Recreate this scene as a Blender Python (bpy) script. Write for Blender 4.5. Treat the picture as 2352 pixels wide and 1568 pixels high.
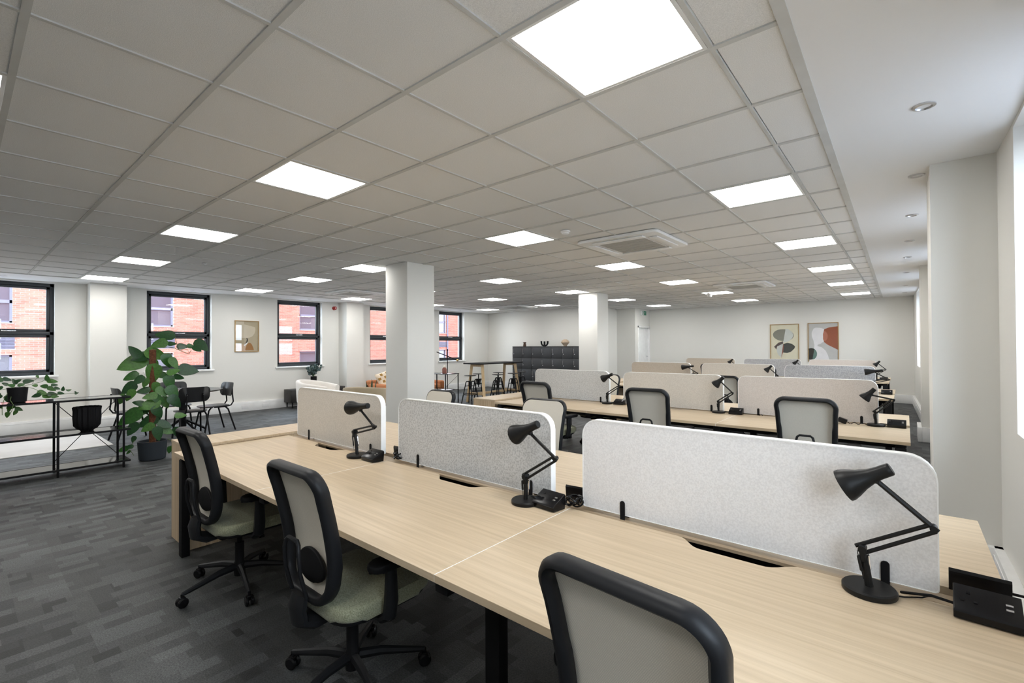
import bpy, bmesh, math, random
from mathutils import Vector, Matrix, Euler
random.seed(7)
PI = math.pi
for o in list(bpy.data.objects): bpy.data.objects.remove(o, do_unlink=True)
SC = bpy.context.scene
COL = SC.collection

# ------------------------------------------------------------------ camera
CAM = Vector((1.7845, -0.1564, 1.468))
YAW, PITCH, ROLL, FPX = 0.6985, 0.0097, -0.005, 1075.36
cd = bpy.data.cameras.new('camera'); co = bpy.data.objects.new('camera', cd); COL.objects.link(co)
cd.sensor_fit = 'HORIZONTAL'; cd.sensor_width = 36.0; cd.lens = 36.0 * FPX / 2352.0
cd.clip_start = 0.05; cd.clip_end = 200
_fw = Vector((-math.sin(YAW)*math.cos(PITCH), math.cos(YAW)*math.cos(PITCH), math.sin(PITCH)))
_rt = Vector((math.cos(YAW), math.sin(YAW), 0)); _up = _rt.cross(_fw)
_c, _s = math.cos(ROLL), math.sin(ROLL)
_rt, _up = _c*_rt + _s*_up, -_s*_rt + _c*_up
co.matrix_world = Matrix(((_rt.x, _up.x, -_fw.x, CAM.x), (_rt.y, _up.y, -_fw.y, CAM.y), (_rt.z, _up.z, -_fw.z, CAM.z), (0, 0, 0, 1)))
SC.camera = co

# ------------------------------------------------------------------ sky and exposure
SKY_STRENGTH = 8.0
PANEL_STRENGTH = 13.0
w = bpy.data.worlds.new('World'); SC.world = w; w.use_nodes = True
bg = w.node_tree.nodes['Background']
bg.inputs[0].default_value = (0.80, 0.90, 1.0, 1); bg.inputs[1].default_value = SKY_STRENGTH
SC.view_settings.view_transform = 'Standard'; SC.view_settings.look = 'None'
SC.view_settings.exposure = 0.68; SC.view_settings.gamma = 1.0
SC.view_settings.use_curve_mapping = False

# ------------------------------------------------------------------ materials
MATS = {}
def mat(name, col, rough=0.6, metal=0.0, spec=0.5, bump=None, var=None, sheen=0.0):
    if name in MATS: return MATS[name]
    m = bpy.data.materials.new(name); m.use_nodes = True
    nt = m.node_tree; b = nt.nodes['Principled BSDF']
    b.inputs['Base Color'].default_value = (*col, 1); b.inputs['Roughness'].default_value = rough
    b.inputs['Metallic'].default_value = metal; b.inputs['Specular IOR Level'].default_value = spec
    if sheen: b.inputs['Sheen Weight'].default_value = sheen
    tc = nt.nodes.new('ShaderNodeTexCoord')
    sc, amt = var if var else (8.0, 0.04)
    n = nt.nodes.new('ShaderNodeTexNoise'); n.inputs['Scale'].default_value = sc; n.inputs['Detail'].default_value = 3
    nt.links.new(tc.outputs['Object'], n.inputs['Vector'])
    r = nt.nodes.new('ShaderNodeValToRGB')
    r.color_ramp.elements[0].position = 0.3; r.color_ramp.elements[1].position = 0.7
    r.color_ramp.elements[0].color = (*[max(0, c*(1-amt)) for c in col], 1)
    r.color_ramp.elements[1].color = (*[min(1, c*(1+amt)) for c in col], 1)
    nt.links.new(n.outputs['Fac'], r.inputs['Fac']); nt.links.new(r.outputs['Color'], b.inputs['Base Color'])
    if bump:
        n2 = nt.nodes.new('ShaderNodeTexNoise'); n2.inputs['Scale'].default_value = bump[0]; n2.inputs['Detail'].default_value = 2
        nt.links.new(tc.outputs['Object'], n2.inputs['Vector'])
        bp = nt.nodes.new('ShaderNodeBump'); bp.inputs['Strength'].default_value = bump[1]; bp.inputs['Distance'].default_value = 0.004
        nt.links.new(n2.outputs['Fac'], bp.inputs['Height']); nt.links.new(bp.outputs['Normal'], b.inputs['Normal'])
    MATS[name] = m
    return m

def emis(name, col, s):
    m = bpy.data.materials.new(name); m.use_nodes = True; nt = m.node_tree
    nt.nodes.remove(nt.nodes['Principled BSDF'])
    e = nt.nodes.new('ShaderNodeEmission'); e.inputs[0].default_value = (*col, 1); e.inputs[1].default_value = s
    nt.links.new(e.outputs[0], nt.nodes['Material Output'].inputs[0]); MATS[name] = m
    return m

def glass(name, tint=(0.96, 0.98, 1.0), refl=1.0):
    m = bpy.data.materials.new(name); m.use_nodes = True; nt = m.node_tree
    nt.nodes.remove(nt.nodes['Principled BSDF'])
    t = nt.nodes.new('ShaderNodeBsdfTransparent'); t.inputs[0].default_value = (*tint, 1)
    g = nt.nodes.new('ShaderNodeBsdfGlossy'); g.inputs['Roughness'].default_value = 0.0
    lw = nt.nodes.new('ShaderNodeLayerWeight'); lw.inputs['Blend'].default_value = 0.5
    pw = nt.nodes.new('ShaderNodeMath'); pw.operation = 'POWER'; pw.inputs[1].default_value = 5.0
    f = nt.nodes.new('ShaderNodeMath'); f.operation = 'MULTIPLY_ADD'; f.inputs[1].default_value = 0.95; f.inputs[2].default_value = 0.045
    nt.links.new(lw.outputs['Facing'], pw.inputs[0]); nt.links.new(pw.outputs[0], f.inputs[0])
    mu = nt.nodes.new('ShaderNodeMath'); mu.operation = 'MULTIPLY'; mu.inputs[1].default_value = refl; mu.use_clamp = True
    x = nt.nodes.new('ShaderNodeMixShader')
    nt.links.new(f.outputs[0], mu.inputs[0]); nt.links.new(mu.outputs[0], x.inputs[0])
    nt.links.new(t.outputs[0], x.inputs[1]); nt.links.new(g.outputs[0], x.inputs[2])
    nt.links.new(x.outputs[0], nt.nodes['Material Output'].inputs[0]); MATS[name] = m
    return m

def oak(name, c0, c1, axis=0, rough=0.42):
    m = bpy.data.materials.new(name); m.use_nodes = True; nt = m.node_tree; b = nt.nodes['Principled BSDF']
    b.inputs['Roughness'].default_value = rough; b.inputs['Specular IOR Level'].default_value = 0.35
    tc = nt.nodes.new('ShaderNodeTexCoord'); mp = nt.nodes.new('ShaderNodeMapping')
    s = [26.0, 26.0, 26.0]; s[axis] = 0.7
    mp.inputs['Scale'].default_value = s
    n = nt.nodes.new('ShaderNodeTexNoise'); n.inputs['Scale'].default_value = 1.6; n.inputs['Detail'].default_value = 6; n.inputs['Roughness'].default_value = 0.62; n.inputs['Distortion'].default_value = 0.5
    r = nt.nodes.new('ShaderNodeValToRGB'); e = r.color_ramp.elements
    e[0].position = 0.30; e[0].color = (*c0, 1); e[1].position = 0.66; e[1].color = (*c1, 1)
    mp2 = nt.nodes.new('ShaderNodeMapping'); s2 = [90.0, 90.0, 90.0]; s2[axis] = 4.0; mp2.inputs['Scale'].default_value = s2
    n2 = nt.nodes.new('ShaderNodeTexNoise'); n2.inputs['Scale'].default_value = 1.0; n2.inputs['Detail'].default_value = 2
    mx = nt.nodes.new('ShaderNodeMixRGB'); mx.blend_type = 'MULTIPLY'; mx.inputs[0].default_value = 0.16
    nt.links.new(tc.outputs['Object'], mp.inputs[0]); nt.links.new(mp.outputs[0], n.inputs['Vector']); nt.links.new(n.outputs['Fac'], r.inputs[0])
    nt.links.new(tc.outputs['Object'], mp2.inputs[0]); nt.links.new(mp2.outputs[0], n2.inputs['Vector'])
    nt.links.new(r.outputs[0], mx.inputs[1]); nt.links.new(n2.outputs['Fac'], mx.inputs[2]); nt.links.new(mx.outputs[0], b.inputs['Base Color'])
    MATS[name] = m
    return m

def felt(name, c0, c1, scale=160.0, lo=0.36, hi=0.62):
    m = bpy.data.materials.new(name); m.use_nodes = True; nt = m.node_tree; b = nt.nodes['Principled BSDF']
    b.inputs['Roughness'].default_value = 0.95; b.inputs['Specular IOR Level'].default_value = 0.15; b.inputs['Sheen Weight'].default_value = 0.2
    tc = nt.nodes.new('ShaderNodeTexCoord')
    n = nt.nodes.new('ShaderNodeTexNoise'); n.inputs['Scale'].default_value = scale; n.inputs['Detail'].default_value = 3
    r = nt.nodes.new('ShaderNodeValToRGB'); e = r.color_ramp.elements
    e[0].position = lo; e[0].color = (*c0, 1); e[1].position = hi; e[1].color = (*c1, 1)
    nt.links.new(tc.outputs['Object'], n.inputs['Vector']); nt.links.new(n.outputs['Fac'], r.inputs[0]); nt.links.new(r.outputs[0], b.inputs['Base Color'])
    bp = nt.nodes.new('ShaderNodeBump'); bp.inputs['Strength'].default_value = 0.15; bp.inputs['Distance'].default_value = 0.002
    nt.links.new(n.outputs['Fac'], bp.inputs['Height']); nt.links.new(bp.outputs[0], b.inputs['Normal'])
    MATS[name] = m
    return m

def carpet(name):
    m = bpy.data.materials.new(name); m.use_nodes = True; nt = m.node_tree; b = nt.nodes['Principled BSDF']
    b.inputs['Roughness'].default_value = 0.6; b.inputs['Specular IOR Level'].default_value = 0.4
    b.inputs['Sheen Weight'].default_value = 0.04; b.inputs['Sheen Roughness'].default_value = 0.2; b.inputs['Sheen Tint'].default_value = (0.85, 0.93, 1.0, 1)
    tc = nt.nodes.new('ShaderNodeTexCoord')
    def brick(rot, scale, bw, rh, c1, c2, off):
        mp = nt.nodes.new('ShaderNodeMapping'); mp.inputs['Rotation'].default_value = (0, 0, rot); mp.inputs['Location'].default_value = off
        t = nt.nodes.new('ShaderNodeTexBrick'); t.inputs['Scale'].default_value = scale
        t.inputs['Brick Width'].default_value = bw; t.inputs['Row Height'].default_value = rh
        t.inputs['Mortar Size'].default_value = 0.0; t.inputs['Color1'].default_value = (*c1, 1); t.inputs['Color2'].default_value = (*c2, 1)
        t.offset = 0.37; t.squash = 1.6; t.squash_frequency = 3; t.offset_frequency = 2
        nt.links.new(tc.outputs['Object'], mp.inputs[0]); nt.links.new(mp.outputs[0], t.inputs['Vector'])
        return t
    a = brick(PI/2, 1.0, 0.15, 0.075, (0.007, 0.008, 0.0085), (0.092, 0.097, 0.098), (0, 0, 0))
    c = brick(0.0, 1.0, 0.26, 0.10, (0.008, 0.0085, 0.0085), (0.065, 0.068, 0.067), (0.21, 0.33, 0))
    e_ = brick(0.0, 1.0, 0.5, 0.5, (0.85, 0.85, 0.85), (1.2, 1.2, 1.2), (0.1, 0.2, 0))
    mx0 = nt.nodes.new('ShaderNodeMixRGB'); mx0.blend_type = 'LIGHTEN'; mx0.inputs[0].default_value = 0.8
    nt.links.new(a.outputs['Color'], mx0.inputs[1]); nt.links.new(c.outputs['Color'], mx0.inputs[2])
    mx = nt.nodes.new('ShaderNodeMixRGB'); mx.blend_type = 'MULTIPLY'; mx.inputs[0].default_value = 1.0
    nt.links.new(mx0.outputs[0], mx.inputs[1]); nt.links.new(e_.outputs['Color'], mx.inputs[2])
    n = nt.nodes.new('ShaderNodeTexNoise'); n.inputs['Scale'].default_value = 140; n.inputs['Detail'].default_value = 2
    nt.links.new(tc.outputs['Object'], n.inputs['Vector'])
    r = nt.nodes.new('ShaderNodeValToRGB'); r.color_ramp.elements[0].position = 0.3; r.color_ramp.elements[1].position = 0.7
    r.color_ramp.elements[0].color = (0.45, 0.45, 0.45, 1); r.color_ramp.elements[1].color = (1.25, 1.25, 1.25, 1)
    nt.links.new(n.outputs['Fac'], r.inputs[0])
    m2 = nt.nodes.new('ShaderNodeMixRGB'); m2.blend_type = 'MULTIPLY'; m2.inputs[0].default_value = 1.0
    nt.links.new(mx.outputs[0], m2.inputs[1]); nt.links.new(r.outputs[0], m2.inputs[2]); nt.links.new(m2.outputs[0], b.inputs['Base Color'])
    bp = nt.nodes.new('ShaderNodeBump'); bp.inputs['Strength'].default_value = 0.35; bp.inputs['Distance'].default_value = 0.004
    nt.links.new(n.outputs['Fac'], bp.inputs['Height']); nt.links.new(bp.outputs[0], b.inputs['Normal'])
    MATS[name] = m
    return m

def weave(name, col):
    m = bpy.data.materials.new(name); m.use_nodes = True; nt = m.node_tree; b = nt.nodes['Principled BSDF']
    b.inputs['Roughness'].default_value = 0.8; b.inputs['Specular IOR Level'].default_value = 0.25
    tc = nt.nodes.new('ShaderNodeTexCoord'); mp = nt.nodes.new('ShaderNodeMapping'); mp.inputs['Rotation'].default_value = (0, 0.6, 0)
    t = nt.nodes.new('ShaderNodeTexBrick'); t.inputs['Scale'].default_value = 1.0
    sp = nt.nodes.new('ShaderNodeSeparateXYZ'); cb = nt.nodes.new('ShaderNodeCombineXYZ')
    nt.links.new(tc.outputs['Object'], sp.inputs[0]); nt.links.new(sp.outputs['X'], cb.inputs['X']); nt.links.new(sp.outputs['Z'], cb.inputs['Y'])
    nt.links.new(cb.outputs[0], t.inputs['Vector'])
    t.inputs['Brick Width'].default_value = 0.0045; t.inputs['Row Height'].default_value = 0.0032; t.inputs['Mortar Size'].default_value = 0.0007
    t.inputs['Color1'].default_value = (*col, 1); t.inputs['Color2'].default_value = (*[c*0.93 for c in col], 1)
    t.inputs['Mortar'].default_value = (*[c*0.74 for c in col], 1)
    nt.links.new(t.outputs['Color'], b.inputs['Base Color'])
    MATS[name] = m
    return m

mat('wall', (0.745, 0.732, 0.69), 0.75, bump=(220, 0.05), var=(0.8, 0.012))
mat('soffit', (0.84, 0.84, 0.84), 0.8, bump=(220, 0.04), var=(0.8, 0.01))
mat('tile', (0.83, 0.826, 0.812), 0.9, bump=(420, 0.35), var=(300, 0.10), spec=0.2)
mat('tee', (0.62, 0.62, 0.60), 0.85, spec=0.2)
mat('white', (0.84, 0.84, 0.83), 0.4)
mat('trunking', (0.82, 0.82, 0.81), 0.38)
mat('socket', (0.74, 0.74, 0.74), 0.35)
mat('frame_dark', (0.018, 0.022, 0.027), 0.42)
mat('steel', (0.62, 0.62, 0.63), 0.28, metal=1.0)
mat('chrome', (0.82, 0.82, 0.84), 0.12, metal=1.0)
mat('black', (0.007, 0.007, 0.008), 0.55, spec=0.15)
mat('black_soft', (0.008, 0.008, 0.009), 0.6, spec=0.15)
mat('black_gloss', (0.006, 0.006, 0.007), 0.25, spec=0.25)
mat('black_shelf', (0.012, 0.012, 0.013), 0.08, spec=0.9)
mat('lamp_black', (0.010, 0.010, 0.010), 0.42, spec=0.2)
mat('chair_plastic', (0.010, 0.0105, 0.012), 0.46, spec=0.22)
mat('chair_dark', (0.008, 0.008, 0.009), 0.55, spec=0.12)
weave('chair_mesh', (0.765, 0.72, 0.63))
felt('olive', (0.20, 0.205, 0.13), (0.34, 0.345, 0.24), 220)
felt('felt_beige', (0.53, 0.49, 0.435), (0.63, 0.59, 0.53))
felt('felt_tan', (0.42, 0.365, 0.30), (0.50, 0.445, 0.375))
felt('felt_grey', (0.42, 0.42, 0.415), (0.60, 0.60, 0.59), 110, 0.36, 0.58)
felt('felt_bluegrey', (0.30, 0.305, 0.32), (0.44, 0.445, 0.46), 90)
felt('felt_rose', (0.54, 0.495, 0.46), (0.63, 0.585, 0.55))
felt('felt_pale', (0.70, 0.685, 0.675), (0.79, 0.775, 0.765))
oak('oak_x', (0.495, 0.383, 0.255), (0.63, 0.505, 0.352), 0)
oak('oak_z', (0.46, 0.335, 0.205), (0.66, 0.515, 0.35), 2)
oak('oak_rail_shaded', (0.30, 0.22, 0.14), (0.42, 0.32, 0.21), 0)  # darker oak: shade in the gap under the screens is in the colour
oak('oak_leg', (0.52, 0.36, 0.19), (0.66, 0.49, 0.29), 2)
carpet('carpet')
glass('pane', refl=0.65); glass('picture_glass', (0.98, 0.98, 0.98), 0.9)
emis('panel_light', (1.0, 0.985, 0.95), PANEL_STRENGTH)
mat('locker', (0.030, 0.032, 0.035), 0.5)
mat('locker_gap', (0.008, 0.008, 0.009), 0.6)
mat('green', (0.0, 0.20, 0.10), 0.5)
mat('red', (0.35, 0.01, 0.008), 0.35)
mat('brick', (0.44, 0.175, 0.125), 0.85, var=(3.0, 0.10)); mat('brick_b', (0.38, 0.135, 0.095), 0.85, var=(3.0, 0.10))
mat('mortar', (0.60, 0.56, 0.54), 0.9)
mat('outside_frame', (0.17, 0.175, 0.24), 0.5); mat('outside_glass', (0.10, 0.10, 0.13), 0.06, spec=0.9)
mat('outside_ground', (0.25, 0.25, 0.26), 0.9)
mat('cream', (0.74, 0.70, 0.65), 0.9, sheen=0.2); mat('taupe', (0.31, 0.25, 0.165), 0.95, sheen=0.2)
mat('orange', (0.42, 0.145, 0.045), 0.7); mat('orange_toplit', (0.50, 0.20, 0.08), 0.75)  # seat orange is lighter: light falling on its top is in the colour
mat('cushion', (0.74, 0.62, 0.48), 0.9); mat('mustard', (0.34, 0.19, 0.045), 0.9)
mat('terracotta', (0.22, 0.075, 0.05), 0.6); mat('blossom', (0.8, 0.75, 0.65), 0.8)
mat('brown_vase', (0.075, 0.035, 0.02), 0.5); mat('sand_vase', (0.43, 0.33, 0.24), 0.75)
mat('brass', (0.75, 0.52, 0.2), 0.2, metal=1.0)
mat('pot_grey', (0.024, 0.030, 0.037), 0.65, spec=0.2); mat('soil', (0.07, 0.035, 0.018), 1.0, bump=(80, 0.6))
mat('moss_pole', (0.115, 0.042, 0.018), 1.0, bump=(60, 1.0), var=(40, 0.4))
mat('leaf_a', (0.024, 0.095, 0.014), 0.35, var=(9, 0.3)); mat('leaf_b', (0.012, 0.055, 0.013), 0.35, var=(9, 0.3))
mat('leaf_c', (0.050, 0.140, 0.020), 0.4, var=(9, 0.3)); mat('stem', (0.10, 0.16, 0.05), 0.6)
mat('eucalyptus', (0.07, 0.115, 0.115), 0.5, var=(30, 0.4)); mat('snake', (0.03, 0.07, 0.03), 0.4, var=(20, 0.5))
mat('rug', (0.56, 0.54, 0.52), 0.9, var=(2.5, 0.06)); mat('frame_wood', (0.38, 0.235, 0.085), 0.4)
for nm, c in dict(a_taupe=(0.33, 0.28, 0.19), a_light=(0.45, 0.40, 0.31), a_pink=(0.47, 0.34, 0.24), a_brown=(0.25, 0.11, 0.022), a_white=(0.74, 0.71, 0.66), a_black=(0.015, 0.013, 0.012),
                  b_cream=(0.60, 0.57, 0.44), b_grey=(0.20, 0.20, 0.165), b_pale=(0.50, 0.52, 0.49), b_dark=(0.045, 0.05, 0.045), b_brown=(0.07, 0.05, 0.045), b_red=(0.24, 0.075, 0.05),
                  c_grey=(0.45, 0.45, 0.44), c_white=(0.66, 0.65, 0.68), c_rust=(0.27, 0.08, 0.04), c_rust2=(0.38, 0.14, 0.09), c_black=(0.018, 0.02, 0.018), c_teal=(0.09, 0.17, 0.15)).items():
    mat(nm, tuple(min(0.86, v*1.3) for v in c), 0.8)

# ------------------------------------------------------------------ mesh helpers
def BM(): return bmesh.new()
def _merge(bm, t):
    me = bpy.data.meshes.new('_t'); t.to_mesh(me); t.free(); bm.from_mesh(me); bpy.data.meshes.remove(me)
def box(bm, x0, x1, y0, y1, z0, z1, bev=0.0, M=None, seg=2):
    t = bmesh.new(); vs = [t.verts.new((x, y, z)) for z in (z0, z1) for y in (y0, y1) for x in (x0, x1)]
    for f in ((0, 2, 3, 1), (4, 5, 7, 6), (0, 1, 5, 4), (2, 6, 7, 3), (0, 4, 6, 2), (1, 3, 7, 5)): t.faces.new([vs[i] for i in f])
    if bev: bmesh.ops.bevel(t, geom=t.edges[:], offset=bev, segments=seg, affect='EDGES', profile=0.5)
    if M is not None: bmesh.ops.transform(t, matrix=M, verts=t.verts)
    _merge(bm, t)
    return bm
def boxc(bm, c, s, bev=0.0, M=None):
    R = Matrix.Translation(c) if M is None else Matrix.Translation(c) @ M
    return box(bm, -s[0]/2, s[0]/2, -s[1]/2, s[1]/2, -s[2]/2, s[2]/2, bev, R)
def tube(bm, pts, r, n=8, closed=False, sx=1.0, upv=None):
    pts = [Vector(p) for p in pts]; N = len(pts); rs = r if isinstance(r, (list, tuple)) else [r]*N
    rings = []; prev = None
    for i, p in enumerate(pts):
        if closed: d = pts[(i+1) % N] - pts[i-1]
        else: d = pts[min(i+1, N-1)] - pts[max(i-1, 0)]
        d.normalize()
        if upv is not None: a = Vector(upv)
        elif prev is None: a = Vector((0, 0, 1)) if abs(d.z) < 0.9 else Vector((1, 0, 0))
        else: a = prev
        a = a - d*a.dot(d)
        if a.length < 1e-6: a = Vector((1, 0, 0)) - d*d.x
        a.normalize(); b = d.cross(a); prev = a
        rings.append([bm.verts.new(p + a*(rs[i]*math.cos(2*PI*k/n)) + b*(rs[i]*sx*math.sin(2*PI*k/n))) for k in range(n)])
    for i in range(N if closed else N-1):
        A, B = rings[i], rings[(i+1) % N]
        for k in range(n): bm.faces.new((A[k], A[(k+1) % n], B[(k+1) % n], B[k]))
    if not closed:
        bm.faces.new(rings[0][::-1]); bm.faces.new(rings[-1])
    return bm
def lathe(bm, prof, n=24, M=None, lobe=0, amp=0.0):
    rings = []
    for (r, z) in prof:
        ring = []
        for k in range(n):
            a = 2*PI*k/n; rr = r*(1 + amp*math.cos(lobe*a)) if lobe else r
            v = Vector((rr*math.cos(a), rr*math.sin(a), z))
            ring.append(bm.verts.new(M @ v if M is not None else v))
        rings.append(ring)
    for A, B in zip(rings, rings[1:]):
        for k in range(n): bm.faces.new((A[k], A[(k+1) % n], B[(k+1) % n], B[k]))
    if prof[0][0] > 1e-5: bm.faces.new(rings[0][::-1])
    if prof[-1][0] > 1e-5: bm.faces.new(rings[-1])
    return bm
def prism(bm, poly, h0, h1, M=None, bev=0.0):
    t = bmesh.new()
    a = [t.verts.new((x, y, h0)) for x, y in poly]; b = [t.verts.new((x, y, h1)) for x, y in poly]; n = len(poly)
    t.faces.new(a[::-1]); t.faces.new(b)
    for i in range(n): t.faces.new((a[i], a[(i+1) % n], b[(i+1) % n], b[i]))
    if bev:
        es = [e for e in t.edges if abs(e.verts[0].co.z - e.verts[1].co.z) < 1e-7]
        bmesh.ops.bevel(t, geom=es, offset=bev, segments=3, affect='EDGES', profile=0.5)
    if M is not None: bmesh.ops.transform(t, matrix=M, verts=t.verts)
    _merge(bm, t)
    return bm
def rrect(x0, x1, y0, y1, r, n=5):
    if not isinstance(r, (list, tuple)): r = [r]*4
    out = []
    for (cx, cy, a0, rr) in ((x0, y0, PI, r[0]), (x1, y0, 1.5*PI, r[1]), (x1, y1, 0, r[2]), (x0, y1, 0.5*PI, r[3])):
        sx = 1 if cx == x0 else -1; sy = 1 if cy == y0 else -1
        if rr <= 0: out.append((cx, cy)); continue
        for k in range(n+1):
            a = a0 + 0.5*PI*k/n
            out.append((cx + sx*rr + rr*math.cos(a), cy + sy*rr + rr*math.sin(a)))
    return out
XZ = Matrix(((1, 0, 0, 0), (0, 0, -1, 0), (0, 1, 0, 0), (0, 0, 0, 1)))   # local (x,y,h) -> (x,-h,y): extrudes towards -y
YZ = Matrix(((0, 0, 1, 0), (1, 0, 0, 0), (0, 1, 0, 0), (0, 0, 0, 1)))    # local (x,y,h) -> (h,x,y)

def obj(name, bm, m, parent=None, smooth=35, loc=None):
    if isinstance(bm, bmesh.types.BMesh):
        bmesh.ops.recalc_face_normals(bm, faces=bm.faces)
        me = bpy.data.meshes.new(name); bm.to_mesh(me); bm.free()
        me.materials.append(MATS[m] if isinstance(m, str) else m)
        if smooth:
            for p in me.polygons: p.use_smooth = True
            me.set_sharp_from_angle(angle=math.radians(smooth))
    else: me = bm
    o = bpy.data.objects.new(name, me); COL.objects.link(o)
    if parent is not None: o.parent = parent
    if loc is not None: o.location = loc
    return o
def tag(o, label=None, cat=None, group=None, kind=None):
    if label: o['label'] = label
    if cat: o['category'] = cat
    if group: o['group'] = group
    if kind: o['kind'] = kind
    return o
def thing(name, label, cat, loc=(0, 0, 0), rz=0.0, group=None, kind=None):
    o = bpy.data.objects.new(name, None); COL.objects.link(o); o.empty_display_size = 0.1
    o.location = loc; o.rotation_euler = (0, 0, rz)
    return tag(o, label, cat, group, kind)
def kids(o): return [c for c in bpy.data.objects if c.parent == o]
def dup(root, parent=None, depth=0):
    c = root.copy(); COL.objects.link(c)
    if parent is not None: c.parent = parent
    for ch in list(root.children): dup(ch, c, depth+1)
    return c
def struct(name, bm, m, smooth=35, label=None):
    o = obj(name, bm, m, None, smooth); o['kind'] = 'structure'
    if label: o['label'] = label
    return o
def one(name, bm, m, label, cat, loc=(0, 0, 0), rz=0, group=None, smooth=35):
    o = obj(name, bm, m, None, smooth, loc); o.rotation_euler = (0, 0, rz)
    return tag(o, label, cat, group)

# ================================================================== STRUCTURE
CE = 2.662
YB, YF = -3.4, 15.0          # back and far walls
XL, XR = -9.9, 2.24          # wall faces (left, right)
def xr(y): return XR - 0.026*max(0.0, y - 4.0)

bm = BM(); box(bm, -10.3, 2.7, YB-0.2, 15.4, -0.1, 0.0)
struct('floor', bm, 'carpet', label='dark charcoal patterned carpet tile floor')

# ---- left wall with five visible windows (and one beside them off frame)
LW = [(-0.16, 1.0), (2.33, 3.48), (4.89, 6.03), (7.46, 8.60), (10.05, 11.19)]
WZ0, WZ1 = 0.985, 2.63
def wall_cut(bm, x0, x1, ys, y0, y1, zt, f=None):
    segs = []; c = y0
    for a, b in ys: segs.append((c, a, 0, zt)); segs.append((a, b, 0, WZ0)); segs.append((a, b, WZ1, zt)); c = b
    segs.append((c, y1, 0, zt))
    for a, b, za, zb in segs:
        if b - a > 1e-4 and zb - za > 1e-4: box(bm, x0, x1, a, b, za, zb)
bm = BM(); wall_cut(bm, -10.22, XL, LW, YB-0.2, 12.4, 2.8)
for a, b in ((-3.75, -3.2), (1.42, 1.94), (6.50, 7.0)): box(bm, XL-0.01, -9.5, a, b, 0, 2.8)
struct('wall_left', bm, 'wall')

def make_window(n, xin, s, y0, y1, shear=None):
    """s=-1: outside is at -x (left wall); s=+1: outside at +x. xin = inner wall face."""
    xo = xin + s*0.12                     # inner face of the frame
    root = thing('window_%d' % n, None, None, (0, 0, 0)); root['kind'] = 'structure'
    d = 0.07
    X = lambda a, b: (min(xo + s*a, xo + s*b), max(xo + s*a, xo + s*b))
    zt = 1.735
    fb = BM()
    xa, xb = X(0, d)
    box(fb, xa, xb, y0, y0+0.055, WZ0, WZ1, 0.004); box(fb, xa, xb, y1-0.055, y1, WZ0, WZ1, 0.004)
    box(fb, xa, xb, y0, y1, WZ0, WZ0+0.06, 0.004); box(fb, xa, xb, y0, y1, WZ1-0.06, WZ1, 0.004); box(fb, xa, xb, y0, y1, zt-0.03, zt+0.03, 0.004)
    obj('window_frame', fb, 'frame_dark', root)
    for za, zb in ((WZ0+0.06, zt-0.03), (zt+0.03, WZ1-0.06)):
        sb = BM(); xa2, xb2 = X(0.012, 0.06); a, b = y0+0.055, y1-0.055; t = 0.045
        box(sb, xa2, xb2, a, a+t, za, zb, 0.003); box(sb, xa2, xb2, b-t, b, za, zb, 0.003); box(sb, xa2, xb2, a, b, za, za+t, 0.003); box(sb, xa2, xb2, a, b, zb-t, zb, 0.003)
        so = obj('sash', sb, 'frame_dark', root)
        pb = BM(); xa3, xb3 = X(0.03, 0.036); box(pb, xa3, xb3, a+t-0.005, b-t+0.005, za+t-0.005, zb-t+0.005)
        obj('pane', pb, 'pane', so, 0)
    hb = BM(); ym = (y0+y1)/2 + 0.02; xh = xo - s*0.012
    box(hb, min(xh-0.006, xh+0.006), max(xh-0.006, xh+0.006), ym-0.09, ym+0.09, zt+0.030, zt+0.046, 0.003)
    boxc(hb, (xh - s*0.012, ym+0.03, zt+0.038), (0.014, 0.1, 0.014), 0.003)
    obj('window_handle', hb, 'chrome', root)
    sl = BM(); xs = sorted((xin - s*0.045, xo + s*0.0)); box(sl, xs[0], xs[1], y0-0.05, y1+0.05, WZ0-0.03, WZ0+0.004, 0.004)
    obj('window_sill', sl, 'white', root)
    return root
for i, (a, b) in enumerate(LW): make_window(i+1, XL, -1, a, b)

# ---- right wall
RW = [(-0.15, 1.0), (2.38, 3.50), (4.98, 6.10), (7.52, 8.64), (10.05, 11.15), (12.6, 13.7)]
bm = BM(); c = YB-0.2
for a, b in RW + [(15.2, 15.2)]:
    for (p, q, za, zb) in ((c, a, 0, 2.8), (a, b, 0, WZ0), (a, b, WZ1, 2.8)):
        if q - p < 1e-4: continue
        t = BM(); box(t, XR, XR+0.34, p, q, za, zb)
        for v in t.verts: v.co.x -= 0.026*max(0.0, v.co.y-4.0)
        _merge(bm, t)
    c = b
box(bm, 1.92, 2.4, 4.0, 4.55, 0, 2.8); box(bm, 1.965, 2.4, 9.22, 9.75, 0, 2.8)
struct('wall_right', bm, 'wall')
for i, (a, b) in enumerate(RW): make_window(6+i, xr((a+b)/2)+0.09, 1, a, b)

# ---- far walls, locker wall, door recess, back wall
bm = BM(); box(bm, -5.0, 2.6, YF, YF+0.2, 0, 2.8); struct('wall_far', bm, 'wall')
bm = BM(); box(bm, -10.2, -5.5, 12.4, 12.6, 0, 2.8); box(bm, -5.7, -5.5, 12.6, 13.9, 0, 2.8); box(bm, -5.7, -4.85, 13.9, 14.05, 0, 2.8)
box(bm, -5.0, -4.85, 14.05, 14.14, 0, 2.8); box(bm, -5.0, -4.85, 14.14, 14.96, 2.06, 2.8); box(bm, -5.0, -4.85, 14.96, 15.2, 0, 2.8)
struct('wall_lockers', bm, 'wall')
bm = BM(); box(bm, -10.2, 2.7, YB-0.2, YB, 0, 2.8); struct('wall_back', bm, 'wall')

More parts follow.
